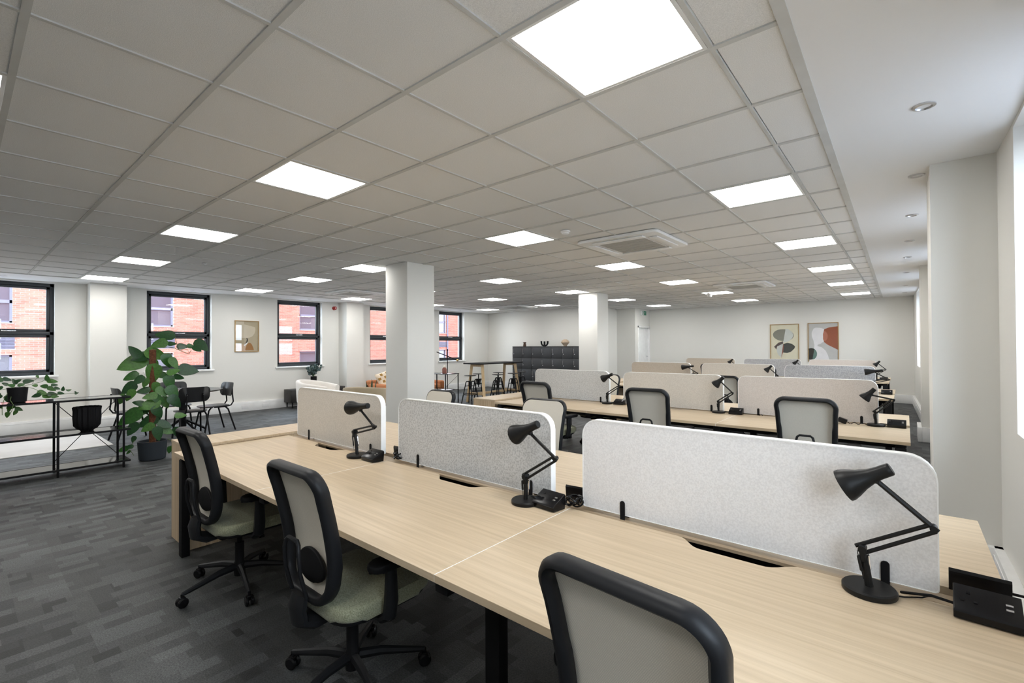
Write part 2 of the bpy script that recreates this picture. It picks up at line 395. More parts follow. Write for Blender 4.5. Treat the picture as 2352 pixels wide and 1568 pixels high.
dr = thing('door_1', None, None); dr['kind'] = 'structure'
b = BM(); box(b, -4.96, -4.90, 14.15, 14.95, 0.005, 2.05, 0.002); obj('door_leaf', b, 'white', dr)
b = BM(); box(b, -4.99, -4.832, 14.10, 14.15, 0, 2.10, 0.003); box(b, -4.99, -4.832, 14.95, 15.0, 0, 2.10, 0.003); box(b, -4.99, -4.832, 14.10, 15.0, 2.05, 2.11, 0.003); obj('door_frame', b, 'white', dr)
b = BM(); box(b, -4.902, -4.894, 14.21, 14.235, 1.15, 1.95); obj('vision_strip', b, 'socket', dr)
b = BM(); lathe(b, [(0.03, 0), (0.03, 0.012), (0.012, 0.014), (0.012, 0.05)], 14, Matrix.Translation((-4.90, 14.86, 1.10)) @ Matrix.Rotation(PI/2, 4, 'Y')); obj('door_lock', b, 'steel', dr)

bm = BM(); box(bm, -10.3, 2.75, YB-0.2, 30, 2.92, 14.0); box(bm, -10.3, 2.75, YB-0.2, 30, -6.0, -0.12); box(bm, -10.3, -10.0, 12.6, 30, -0.12, 2.92); tag(obj('sky_block_storeys', bm, 'brick_b', None, 0), 'added unseen brick storeys around the office, blocking sky light', None, None, 'structure')  # unseen bulk added to cut the sky light on the facade opposite

# ---- columns
def column(x0, x1, y0, y1, label):
    b = BM(); box(b, x0, x1, y0, y1, 0, CE-0.001, 0.004); o = obj('column', b, 'wall'); tag(o, label, None, None, 'structure')
    s = BM(); t = 0.014
    box(s, x0-t, x1+t, y0-t, y0, 0, 0.1); box(s, x0-t, x1+t, y1, y1+t, 0, 0.1); box(s, x0-t, x0, y0, y1, 0, 0.1); box(s, x1, x1+t, y0, y1, 0, 0.1)
    obj('skirting', s, 'white', o)
column(-4.06, -3.55, 3.92, 4.41, 'square white column behind the nearest desk row')
column(-3.99, -3.50, 9.12, 9.62, 'farther square white column in front of the lockers')

# ---- skirting trunking
def trunk(name, pts, sockets=()):
    """pts: list of wall segments (axis, fixed, a, b, sign) """
    root = None
    b = BM()
    for (ax, fx, a0, a1, s) in pts:
        if ax == 'y':
            x0, x1 = sorted((fx, fx + s*0.05)); box(b, x0, x1, a0, a1, 0.0, 0.215, 0.004)
            x0, x1 = sorted((fx, fx + s*0.054)); box(b, x0, x1, a0, a1, 0.172, 0.176)
        else:
            y0, y1 = sorted((fx, fx + s*0.05)); box(b, a0, a1, y0, y1, 0.0, 0.215, 0.004)
    root = struct(name, b, 'trunking')
    for (ax, fx, c, s) in sockets:
        q = BM()
        if ax == 'y': boxc(q, (fx + s*0.053, c, 0.095), (0.012, 0.146, 0.086), 0.003)
        else: boxc(q, (c, fx + s*0.053, 0.095), (0.146, 0.012, 0.086), 0.003)
        obj('socket', q, 'socket', root)
trunk('baseboard_left', [('y', XL, YB, 1.42, 1), ('y', -9.5, 1.42, 1.94, 1), ('x', 1.42, -9.9, -9.45, -1), ('x', 1.94, -9.9, -9.45, 1), ('y', XL, 1.94, 6.5, 1), ('x', 6.5, -9.9, -9.45, -1), ('y', -9.5, 6.5, 7.0, 1), ('x', 7.0, -9.9, -9.45, 1), ('y', XL, 7.0, 12.4, 1)],
      [('y', XL, 3.70, 1), ('y', XL, 4.15, 1), ('y', XL, 4.6, 1), ('y', XL, 9.3, 1), ('y', XL, 10.9, 1)])
trunk('baseboard_lockers', [('x', 12.4, -9.9, -5.5, -1)])
b = BM()
def seg(b, ya, yb_, off=0.0):
    t = BM(); box(t, XR-0.05-off, XR, ya, yb_, 0, 0.215, 0.004); box(t, XR-0.054-off, XR, ya, yb_, 0.172, 0.176)
    for v in t.verts: v.co.x -= 0.026*max(0.0, v.co.y-4.0)
    _merge(b, t)
seg(b, YB, 4.0); seg(b, 4.55, 9.22); seg(b, 9.75, 15.0)
box(b, 1.87, 1.92, 3.95, 4.60, 0, 0.215, 0.004); box(b, 1.915, 1.965, 9.17, 9.80, 0, 0.215, 0.004); box(b, 1.966, 2.09, 9.17, 9.22, 0, 0.215, 0.002); box(b, 1.921, 2.24, 3.95, 4.0, 0, 0.215, 0.002); box(b, 1.966, 2.08, 9.75, 9.80, 0, 0.215, 0.002)
br = struct('baseboard_right', b, 'trunking')
for y in (11.0, 13.2):
    q = BM(); boxc(q, (xr(y)-0.055, y, 0.095), (0.012, 0.146, 0.086), 0.003); obj('socket', q, 'socket', br)
b = BM(); box(b, -4.85, 1.95, 14.95, 15.0, 0, 0.215, 0.004); box(b, -4.85, 1.95, 14.946, 15.0, 0.172, 0.176); struct('baseboard_far', b, 'trunking')

# ---- ceiling: slab, soffits, tees, tiles
bm = BM(); box(bm, -10.2, 2.7, YB-0.2, 15.4, 2.72, 2.9); ceil = struct('ceiling', bm, 'white', label='white suspended grid ceiling of square tiles')
def sx_edge(y): return 1.475 - 0.0085*(y-1.8)
b = BM()
t = BM(); box(t, 1.475, 2.75, YB-0.1, 15.1, CE-0.006, 2.73)
for v in t.verts:
    if v.co.x < 2: v.co.x = sx_edge(v.co.y)
_merge(b, t); obj('soffit', b, 'soffit', ceil)
b = BM(); t = BM(); box(t, 1.435, 1.477, YB-0.1, 15.1, CE-0.010, CE+0.01)
for v in t.verts: v.co.x += sx_edge(v.co.y) - 1.475
_merge(b, t); obj('edge_trim', b, 'tee', ceil)
b = BM(); box(b, -10.2, -9.02, YB-0.1, 12.5, CE-0.006, 2.73); obj('soffit', b, 'soffit', ceil)
b = BM(); box(b, -9.025, -8.985, YB-0.1, 12.5, CE-0.010, CE+0.01); obj('edge_trim', b, 'tee', ceil)
LIGHTS = [(-2, m) for m in (2, 6, 10, 14, 18, 22)] + [(2, m) for m in (-1, 2, 6, 10, 14, 18, 22)] + [(6, 2), (7, 6)] + [(6, m) for m in (10, 14, 18, 22)] + \
         [(10, m) for m in (2, 6, 10, 14, 18)] + [(14, m) for m in (2, 6, 10, 14, 18)] + [(-2, -2), (6, -1), (10, -1), (14, -1)]  # the last four panels are out of view, added for their light
LS = set(LIGHTS)
# tees run along grid lines
for m_ in range(-5, 26):
    y = 0.6*m_
    if not (YB < y < 14.99): continue
    x0 = -9.0 if y < 12.4 else -5.5
    bb = BM(); box(bb, x0, 1.45, y-0.013, y+0.013, CE-0.004, CE+0.03); obj('main_tee', bb, 'tee', ceil, 0)
for c_ in range(-2, 15):
    x = -0.6*c_; y1 = 15.0 if x > -5.6 else 12.4
    bb = BM(); box(bb, x-0.009, x+0.009, YB, y1, CE-0.0035, CE+0.03); obj('cross_tee', bb, 'tee', ceil, 0)
tb = BM(); box(tb, -0.296, 0.296, -0.296, 0.296, 0, 0.016, 0.003, seg=1); tme = obj('ceiling_tile', tb, 'tile', ceil, 0); tile_mesh = tme.data; bpy.data.objects.remove(tme)
hb = BM(); box(hb, 0, 0.24, -0.296, 0.296, 0, 0.016, 0.003, seg=1); th = obj('ceiling_tile', hb, 'tile', ceil, 0); half_mesh = th.data; bpy.data.objects.remove(th)
cells = []
for m_ in range(-5, 25):
    for c_ in range(-3, 15):
        cx, cy = -0.6*(c_+0.5), 0.6*(m_+0.5)
        if (c_, m_) in LS or (cy > 12.4 and cx < -5.5): continue
        d = Vector((cx, cy, CE)) - CAM; z = d.dot(_fw)
        vis = z > 0.2 and abs(d.dot(_rt)/z) < 1.15 and d.dot(_up)/z < 0.78
        cells.append((0 if vis else 1, d.length, c_, m_, cx, cy))
cells.sort(); rest = BM()
for i, (v, d, c_, m_, cx, cy) in enumerate(cells):
    if c_ == -3: me, loc = half_mesh, (1.212, cy, CE+0.003)
    else: me, loc = tile_mesh, (cx, cy, CE+0.003)
    if i < 300: obj('ceiling_tile', me, None, ceil, 0, loc)
    else:
        t = BM(); t.from_mesh(me); bmesh.ops.translate(t, vec=loc, verts=t.verts); _merge(rest, t)
ro = obj('ceiling_tile_field', rest, 'tile', ceil, 0); ro['kind'] = 'stuff'

# ---- light panels
lp = thing('ceiling_light', 'x', 'light', (0, 0, 0))
b = BM()
for (x0, x1, y0, y1) in ((-0.288, 0.288, -0.288, -0.272), (-0.288, 0.288, 0.272, 0.288), (-0.288, -0.272, -0.272, 0.272), (0.272, 0.288, -0.272, 0.272)): box(b, x0, x1, y0, y1, CE-0.002, CE+0.02)
obj('light_frame', b, 'white', lp, 0)
b = BM(); box(b, -0.273, 0.273, -0.273, 0.273, CE+0.0, CE+0.008); obj('diffuser', b, 'panel_light', lp, 0)
colw = {-2: 'line nearest the right windows', 2: 'second line from the right', 6: 'third line from the right', 7: 'tucked against the top of the nearer white column', 10: 'second line from the left windows', 14: 'line nearest the left windows'}
ordw = ['first', 'second', 'third', 'fourth', 'fifth', 'sixth', 'seventh']
for i, (c_, m_) in enumerate(LIGHTS):
    o = lp if i == 0 else dup(lp)
    o.location = (-0.6*(c_+0.5), 0.6*(m_+0.5), 0); o['group'] = 'square light panels in the ceiling'
    k = sorted(mm for cc, mm in LIGHTS if cc == c_).index(m_)
    o['label'] = 'square lit ceiling panel ' + (colw[c_] if c_ == 7 else '%s from the camera in the %s' % (ordw[k], colw[c_]))

# ---- recessed spots in the soffits
sp = thing('recessed_spotlight', 'x', 'light')
b = BM(); lathe(b, [(0.047, 0), (0.047, -0.006), (0.034, -0.009), (0.030, 0.0)], 24); obj('bezel', b, 'steel', sp)
b = BM(); lathe(b, [(0.0, -0.001), (0.028, -0.002), (0.030, 0.0)], 20); obj('spot_lens', b, 'socket', sp)
SP = [(1.868, 2.95), (1.857, 4.20), (1.845, 5.51), (1.835, 6.9), (1.823, 8.2), (1.81, 10.0), (1.80, 12.27), (1.79, 13.9)]
for i, (x, y) in enumerate(SP):
    o = sp if i == 0 else dup(sp); o.location = (x, y, CE-0.006); o['group'] = 'spotlights along the right soffit'
    o['label'] = 'small round steel downlight in right soffit, %s from the camera' % (ordw + ['farthest'])[i]
for i, y in enumerate((0.35, 1.75, 3.0, 4.3, 5.5, 6.8, 8.9, 10.6)):
    o = dup(sp); o.location = (-9.5 if i != 1 and i != 5 else -9.3, y, CE-0.006); o['group'] = 'spotlights along the left soffit'
    o['label'] = 'small round downlight in soffit above left windows, %s from the left edge' % (ordw + ['farthest'])[i]

# ---- air conditioning cassettes
def make_ac():
    r = thing('air_conditioner', 'x', 'air conditioner')
    b = BM(); prism(b, rrect(-0.475, 0.475, -0.475, 0.475, 0.05), -0.030, 0.0, bev=0.012); obj('panel', b, 'white', r)
    b = BM(); prism(b, rrect(-0.29, 0.29, -0.29, 0.29, 0.02), -0.036, -0.029); g = obj('grille', b, 'socket', r)
    for k in range(5):
        b = BM(); y = -0.24 + k*0.12; box(b, -0.27, 0.27, y-0.05, y+0.05, -0.039, -0.035); obj('grille_slat', b, mat('grille_grey', (0.42, 0.42, 0.40), 0.6), g, 0)
    for k in range(4):
        b = BM(); M = Matrix.Rotation(k*PI/2, 4, 'Z'); box(b, -0.30, 0.30, 0.325, 0.415, -0.046, -0.034, 0.004, M @ Matrix.Translation((0, 0.0, 0)) @ Matrix.Rotation(0.0, 4, 'X')); obj('louvre', b, 'white', r)
    return r
ac = make_ac()
for i, (x, y, l) in enumerate([(-0.62, 4.9, 'white air conditioning cassette in the ceiling above the second desk row'), (-0.66, 9.95, 'far white air conditioning cassette above the third desk row'),
                               (-7.45, 5.5, 'white air conditioning cassette in the ceiling above the lounge'), (-7.2, 10.75, 'white air conditioning cassette in the ceiling above the bar table')]):
    o = ac if i == 0 else dup(ac); o.location = (x, y, CE-0.004); o['label'] = l; o['group'] = 'ceiling air conditioning cassettes'
def detector(loc, r, h, label, m='white', name='smoke_detector'):
    b = BM(); lathe(b, [(r, 0), (r, -h*0.35), (r*0.8, -h*0.5), (r*0.75, -h*0.8), (r*0.5, -h), (0.0, -h)], 20)
    one(name, b, m, label, 'detector', (loc[0], loc[1], CE-0.003))
detector((-0.907, 3.92), 0.05, 0.035, 'small white smoke detector on ceiling tile before the near cassette')
detector((-5.755, 2.10), 0.03, 0.03, 'tiny dark sprinkler head in ceiling towards the left windows', 'socket', 'sprinkler_head')
detector((-1.62, 10.9), 0.07, 0.10, 'white domed sensor hanging from ceiling before a far light panel', 'white', 'ceiling_sensor')

# ---- exit sign
ex = thing('exit_sign', 'green and white running man exit sign box above the door', 'sign', (-4.85, 14.46, 2.455))
b = BM(); box(b, 0, 0.05, -0.17, 0.17, 0, 0.15, 0.004); obj('sign_housing', b, 'white', ex)
b = BM(); box(b, 0.05, 0.054, -0.12, 0.165, 0.008, 0.142); obj('sign_face', b, 'green', ex, 0)
b = BM()
def flat(poly): prism(b, poly, 0.054, 0.056, YZ)
flat([(-0.105, 0.02), (-0.03, 0.02), (-0.03, 0.13), (-0.105, 0.13)][::1]); 
obj('door_symbol', b, 'white', ex, 0)
b = BM()
for poly in ([(-0.062, 0.10), (-0.046, 0.10), (-0.046, 0.116), (-0.062, 0.116)], [(-0.080, 0.06), (-0.060, 0.06), (-0.045, 0.096), (-0.066, 0.096)], [(-0.092, 0.03), (-0.082, 0.03), (-0.066, 0.06), (-0.078, 0.06)], [(-0.066, 0.06), (-0.06, 0.05), (-0.045, 0.05), (-0.048, 0.058)], [(-0.046, 0.09), (-0.034, 0.075), (-0.030, 0.08), (-0.044, 0.096)]):
    prism(b, poly, 0.056, 0.058, YZ)
obj('running_figure', b, 'green', ex, 0)
b = BM(); prism(b, [(0.055, 0.03), (0.075, 0.03), (0.075, 0.085), (0.10, 0.085), (0.065, 0.125), (0.03, 0.085), (0.055, 0.085)], 0.054, 0.056, YZ); obj('arrow', b, 'white', ex, 0)

# ---- fire sounder
fs = thing('fire_alarm_sounder', 'round red fire alarm sounder high on the left wall', 'alarm', (XL, 6.36, 2.50))
b = BM(); lathe(b, [(0.05, 0), (0.05, 0.03), (0.042, 0.035), (0.042, 0.09), (0.03, 0.1), (0.0, 0.1)], 20, Matrix.Rotation(PI/2, 4, 'Y')); obj('housing', b, 'red', fs)
b = BM(); lathe(b, [(0.016, 0.098), (0.016, 0.106), (0, 0.11)], 12, Matrix.Rotation(PI/2, 4, 'Y')); obj('beacon', b, 'white', fs)

# ================================================================== BRICK BUILDING ACROSS THE STREET
BX = -23.0
bld = thing('brick_building', 'red brick office building with grey framed windows across the street', 'building', (BX, 11.0, -6.0))
L = lambda x, y, z: (x-BX, y-11.0, z+6.0)
def lb(b, x0, x1, y0, y1, z0, z1, bev=0): box(b, x0-BX, x1-BX, y0-11.0, y1-11.0, z0+6, z1+6, bev)
UP = [(-1.0, 1.19), (3.6, 6.06), (7.24, 9.6), (11.7, 14.0), (19.9, 22.12)]
OPEN = [(a, b_, 2.40, 4.15) for a, b_ in UP] + [(a, b_, -0.2, 1.24) for a, b_ in UP]
LOUV = [(-1.0, 1.25, 1.45, 1.87), (3.7, 6.12, 1.44, 1.87), (20.2, 22.2, 1.41, 1.80)]
b = BM(); ya = -3.0; yb_ = 24.4
ed = ya
for a, c in UP:
    lb(b, BX-0.4, BX, ed, a, -6, 9); lb(b, BX-0.4, BX, a, c, -6, -0.2); lb(b, BX-0.4, BX, a, c, 1.24, 2.40); lb(b, BX-0.4, BX, a, c, 4.15, 9); ed = c
lb(b, BX-0.4, BX, ed, yb_, -6, 9)
obj('mortar_wall', b, 'mortar', bld, 0)
BW, BH, G = 0.235, 0.075, 0.016
bb = [BM(), BM()]
def brickbox(bm_, y0, y1, z0, z1):
    x0, x1 = 0.0, 0.014; Y0, Y1, Z0, Z1 = y0-11, y1-11, z0+6, z1+6
    v = [bm_.verts.new(p) for p in ((x0, Y0, Z0), (x0, Y1, Z0), (x0, Y1, Z1), (x0, Y0, Z1), (x1, Y0, Z0), (x1, Y1, Z0), (x1, Y1, Z1), (x1, Y0, Z1))]
    for f in ((4, 5, 6, 7), (0, 1, 5, 4), (1, 2, 6, 5), (2, 3, 7, 6), (3, 0, 4, 7)): bm_.faces.new([v[i] for i in f])
row = 0; z = 0.3
while z < 4.6:
    y = -1.2 - (BW/2 if row % 2 else 0)
    while y < 24.3:
        s = [(y+G/2, y+BW-G/2)]
        for (a, c, za, zb) in OPEN + LOUV:
            if z+BH > za+0.02 and z < zb-0.02:
                n2 = []
                for p, q in s:
                    if q <= a or p >= c: n2.append((p, q))
                    else:
                        if p < a-0.03: n2.append((p, a))
                        if q > c+0.03: n2.append((c, q))
                s = n2
        for p, q in s: brickbox(bb[1 if random.random() < 0.3 else 0], p, q, z+G/2, z+BH-G/2)
        y += BW
    z += BH; row += 1
for i, nm in enumerate(('brick', 'brick_b')):
    o = obj('brickwork', bb[i], nm, bld, 0); o['kind'] = 'stuff'
b = BM(); lb(b, BX, BX+0.022, ya, yb_, 1.238, 1.252); obj('string_course', b, 'brick_b', bld, 0)
for (a, c, za, zb) in OPEN:
    if zb < 2: zmid = None
    else: zmid = 3.17
    f = BM(); t = 0.07; x0, x1 = BX-0.14, BX-0.06
    lb(f, x0, x1, a, a+t, za, zb); lb(f, x0, x1, c-t, c, za, zb); lb(f, x0, x1, a, c, za, za+t); lb(f, x0, x1, a, c, zb-t, zb)
    if zmid: lb(f, x0, x1, a, c, zmid-0.06, zmid+0.06)
    fo = obj('outer_window', f, 'outside_frame', bld, 0)
    for (z0, z1) in (((za+t, zmid-0.06), (zmid+0.06, zb-t)) if zmid else ((za+t, zb-t),)):
        p = BM(); lb(p, BX-0.11, BX-0.10, a+t, c-t, z0, z1); obj('pane', p, 'outside_glass', fo, 0)
    s = BM(); lb(s, BX-0.12, BX+0.05, a-0.03, c+0.03, za-0.035, za); obj('outer_sill', s, mat('pale_stone', (0.42, 0.42, 0.42), 0.8), fo, 0)
    bk = BM(); lb(bk, BX-0.45, BX-0.40, a-0.1, c+0.1, za-0.1, zb+0.1); obj('dark_room', bk, 'outside_glass', fo, 0)
for (a, c, za, zb) in LOUV:
    f = BM(); lb(f, BX-0.01, BX+0.006, a, c, za, zb); fo = obj('louvre_panel', f, 'frame_dark', bld, 0)
    n = 8
    for k in range(n):
        q = BM(); zz = za + (zb-za)*(k+0.5)/n; boxc(q, (0.016, (a+c)/2-11, zz+6), (0.03, c-a, (zb-za)/n*0.62), 0, Matrix.Rotation(0.35, 4, 'Y')); obj('louvre_slat', q, 'outside_frame', fo, 0)
q = BM(); tube(q, [(0.07, 22.22-11, 0), (0.07, 22.22-11, 14)], 0.05, 10); obj('drain_pipe', q, 'outside_frame', bld)
q = BM(); lb(q, BX-0.4, BX+1.2, 24.4, 24.8, -6, 9); obj('return_wall', q, 'mortar', bld, 0)
b = BM(); box(b, -60, 80, -70, 90, -6.2, -6.0); tag(obj('street', b, 'outside_ground', None, 0), 'grey street surface around the building', None, None, 'structure')  # ground widened out of view to block sky light from below

# ================================================================== BENCH DESKS
DT = 0.73; TH = 0.025; DD = 0.805; GAP = 0.136
ROWS = [dict(yf=0.844, xr=2.01, w='nearest'), dict(yf=4.45, xr=1.81, w='second'), dict(yf=7.9, xr=1.66, w='third'), dict(yf=11.35, xr=1.54, w='farthest')]
DW = 1.40
def notch_poly(flip):
    W, D = DW/2-0.0015, DD
    n = 10; hw, dp, sh = 0.20, 0.068, 0.09
    pts = [(-W, 0), (W, 0), (W, D)]
    def nd(x):
        a = abs(x)
        if a < hw-sh: return dp
        if a > hw: return 0
        t = (hw-a)/sh; return dp*(t*t*(3-2*t))
    for k in range(31):
        x = 0.24 - 0.48*k/30
        pts.append((x, D - nd(x)))
    pts.append((-W, D))
    if flip: pts = [(x, -y) for x, y in pts][::-1]
    return pts
def make_bench(loc_x, yf, label):
    r = thing('bench_desk', label, 'desk', (loc_x, yf, 0), 0, 'bench desks in rows')
    for side in (0, 1):
        for k in range(3):
            b = BM(); prism(b, notch_poly(side), DT-TH, DT, bev=0.0012)
            o = obj('desktop', b, 'oak_x', r, 0, (-4.2 + DW*(k+0.5), 0 if side == 0 else 2*DD+GAP, 0))
            o.data.materials[0] = MATS['oak_x']
    Yb = 2*DD+GAP
    b = BM(); box(b, -4.18, -0.02, DD+0.030, DD+GAP-0.030, DT-0.024, DT-0.012, 0.001); obj('centre_rail', b, 'oak_rail_shaded', r, 0)
    for k in (1, 2):
        for (ya_, yb2) in ((0.001, DD-0.001), (DD+GAP+0.001, Yb-0.001)):
            b = BM(); box(b, -4.2+DW*k-0.0014, -4.2+DW*k+0.0014, ya_, yb2, DT-TH, DT+0.0002); obj('joint_strip', b, 'white', r, 0)
    for k, x in enumerate((-4.2+0.06, -2.8, -1.4, -0.06)):
        for y in (0.05, Yb-0.05) if k in (0, 3) else (0.30, Yb-0.30):
            b = BM(); box(b, x-0.035, x+0.035, y-0.025, y+0.025, 0.0, DT-TH-0.03, 0.003); obj('leg', b, 'black', r)
        b = BM(); box(b, x-0.03, x+0.03, 0.03, Yb-0.03, DT-TH-0.05, DT-TH-0.001, 0.003); obj('cross_rail', b, 'black', r)
    for y in (0.16, DD-0.14, DD+GAP+0.14, Yb-0.16):
        b = BM(); box(b, -4.2+0.06, -0.06, y-0.02, y+0.02, DT-TH-0.05, DT-TH-0.002, 0.003); obj('long_rail', b, 'black', r)
    for k in range(3):
        b = BM(); x0 = -4.2 + DW*k + 0.15; x1 = x0 + DW-0.3; y0, y1 = DD-0.12, DD+GAP+0.12
        box(b, x0, x1, y0, y1, 0.56, 0.563); box(b, x0, x1, y0, y0+0.003, 0.56, 0.64); box(b, x0, x1, y1-0.003, y1, 0.56, 0.64); obj('cable_tray', b, 'black', r, 0)
    return r
for i, R in enumerate(ROWS):
    make_bench(R['xr'], R['yf'], '%s long oak bench desk with six tops and black legs' % R['w'] + (' across the foreground' if i == 0 else ' from the camera' if i in (1, 2) else ' by the art wall'))
# storage cabinets at the left ends
def cabinet(x1, y0, label):
    x0 = x1 - 0.40; L_ = 1.60; H = 0.752
    r = thing('storage_cabinet', label, 'cabinet', (x0, y0, 0), 0, 'storage cabinets at the row ends')
    b = BM(); box(b, 0, 0.40, 0, L_, H-0.02, H, 0.001); obj('cabinet_top', b, 'oak_x', r, 0)
    b = BM(); box(b, 0.002, 0.398, 0.002, 0.02, 0.0, H-0.02); obj('end_panel', b, 'oak_z', r, 0)
    b = BM(); box(b, 0.002, 0.398, L_-0.02, L_-0.002, 0.0, H-0.02); obj('end_panel', b, 'oak_z', r, 0)
    b = BM(); box(b, 0.38, 0.398, 0.02, L_-0.02, 0.0, H-0.02); obj('back_panel', b, 'oak_z', r, 0)
    for k in range(2):
        b = BM(); a = 0.022 + k*(L_-0.044)/2; box(b, 0.0, 0.018, a+0.002, a+(L_-0.044)/2-0.002, 0.06, H-0.024, 0.001); d = obj('cabinet_door', b, 'oak_z', r, 0)
        h = BM(); box(h, -0.012, 0.0, a+0.36, a+0.42, 0.62, 0.632, 0.002); obj('handle', h, 'black', d)
    b = BM(); box(b, 0.02, 0.38, 0.02, L_-0.02, 0.0, 0.06); obj('plinth', b, 'black', r, 0)
for i, R in enumerate(ROWS[:3]):
    cabinet(R['xr']-4.2-0.015, R['yf'] + (0.09 if i == 0 else 0.02), 'low oak storage cabinet closing the left end of the %s desk row' % R['w'])

# ---- felt screens
FELT = [['felt_beige', 'felt_grey', 'felt_pale'], ['felt_grey', 'felt_beige', 'felt_rose'], ['felt_tan', 'felt_beige', 'felt_bluegrey'], ['felt_tan', 'felt_bluegrey', 'felt_rose']]
FW = [['beige', 'speckled grey', 'pale'], ['speckled grey', 'beige', 'pinkish beige'], ['tan', 'beige', 'blue-grey'], ['tan', 'blue-grey', 'pinkish beige']]
POSW = ['left', 'middle', 'right']
SX = {0: [(-2.13, -0.93), (-0.74, 0.47), (0.645, 1.855)]}
def screen(x0, x1, yc, felt_m, label):
    W = (x1-x0)/2; H0, H1 = DT+0.006, 1.135
    r = thing('desk_screen', label, 'screen', ((x0+x1)/2, yc, 0), 0, 'felt desk screens')
    out = rrect(-W, W, H0, H1, [0.012, 0.012, 0.075, 0.075], 6)
    inn = rrect(-W+0.004, W-0.004, H0+0.002, H1-0.004, [0.01, 0.01, 0.072, 0.072], 6)
    b = BM(); prism(b, inn, -0.0165, 0.0165, XZ); obj('felt_panel', b, felt_m, r, 0)
    b = BM(); n = len(out)
    A = [b.verts.new((x, -0.0185, z)) for x, z in out]; B = [b.verts.new((x, 0.0185, z)) for x, z in out]
    Ai = [b.verts.new((x, -0.0185, z)) for x, z in inn]; Bi = [b.verts.new((x, 0.0185, z)) for x, z in inn]
    for k in range(n):
        j = (k+1) % n
        b.faces.new((A[k], A[j], B[j], B[k])); b.faces.new((Ai[k], Bi[k], Bi[j], Ai[j])); b.faces.new((A[k], Ai[k], Ai[j], A[j])); b.faces.new((B[k], B[j], Bi[j], Bi[k]))
    obj('edge_band', b, 'white', r, 50)
    for sx in (-W+0.2, W-0.125):
        for s in (-1, 1):
            b = BM(); prism(b, rrect(sx-0.011, sx+0.011, DT-0.02, DT+0.068, [0, 0, 0.0105, 0.0105], 5), 0.019 if s < 0 else -0.022, 0.022 if s < 0 else -0.019, XZ)
            y0, y1 = (-0.075, -0.019) if s < 0 else (0.019, 0.075)
            box(b, sx-0.011, sx+0.011, y0, y1, DT-0.03, DT-0.026); obj('clip', b, 'black_soft', r)
    return r
for i, R in enumerate(ROWS):
    yc = R['yf'] + DD + GAP/2
    for k in range(3):
        if i == 0: x0, x1 = SX[0][k]
        else:
            xd = R['xr'] - 4.2 + DW*k
            x1 = xd + DW - 0.17 - (0.05 if k == 2 else 0); x0 = x1 - 1.2
        screen(x0, x1, yc, FELT[i][k], '%s felt screen, %s of three on the %s desk row' % (FW[i][k], POSW[k], R['w']))

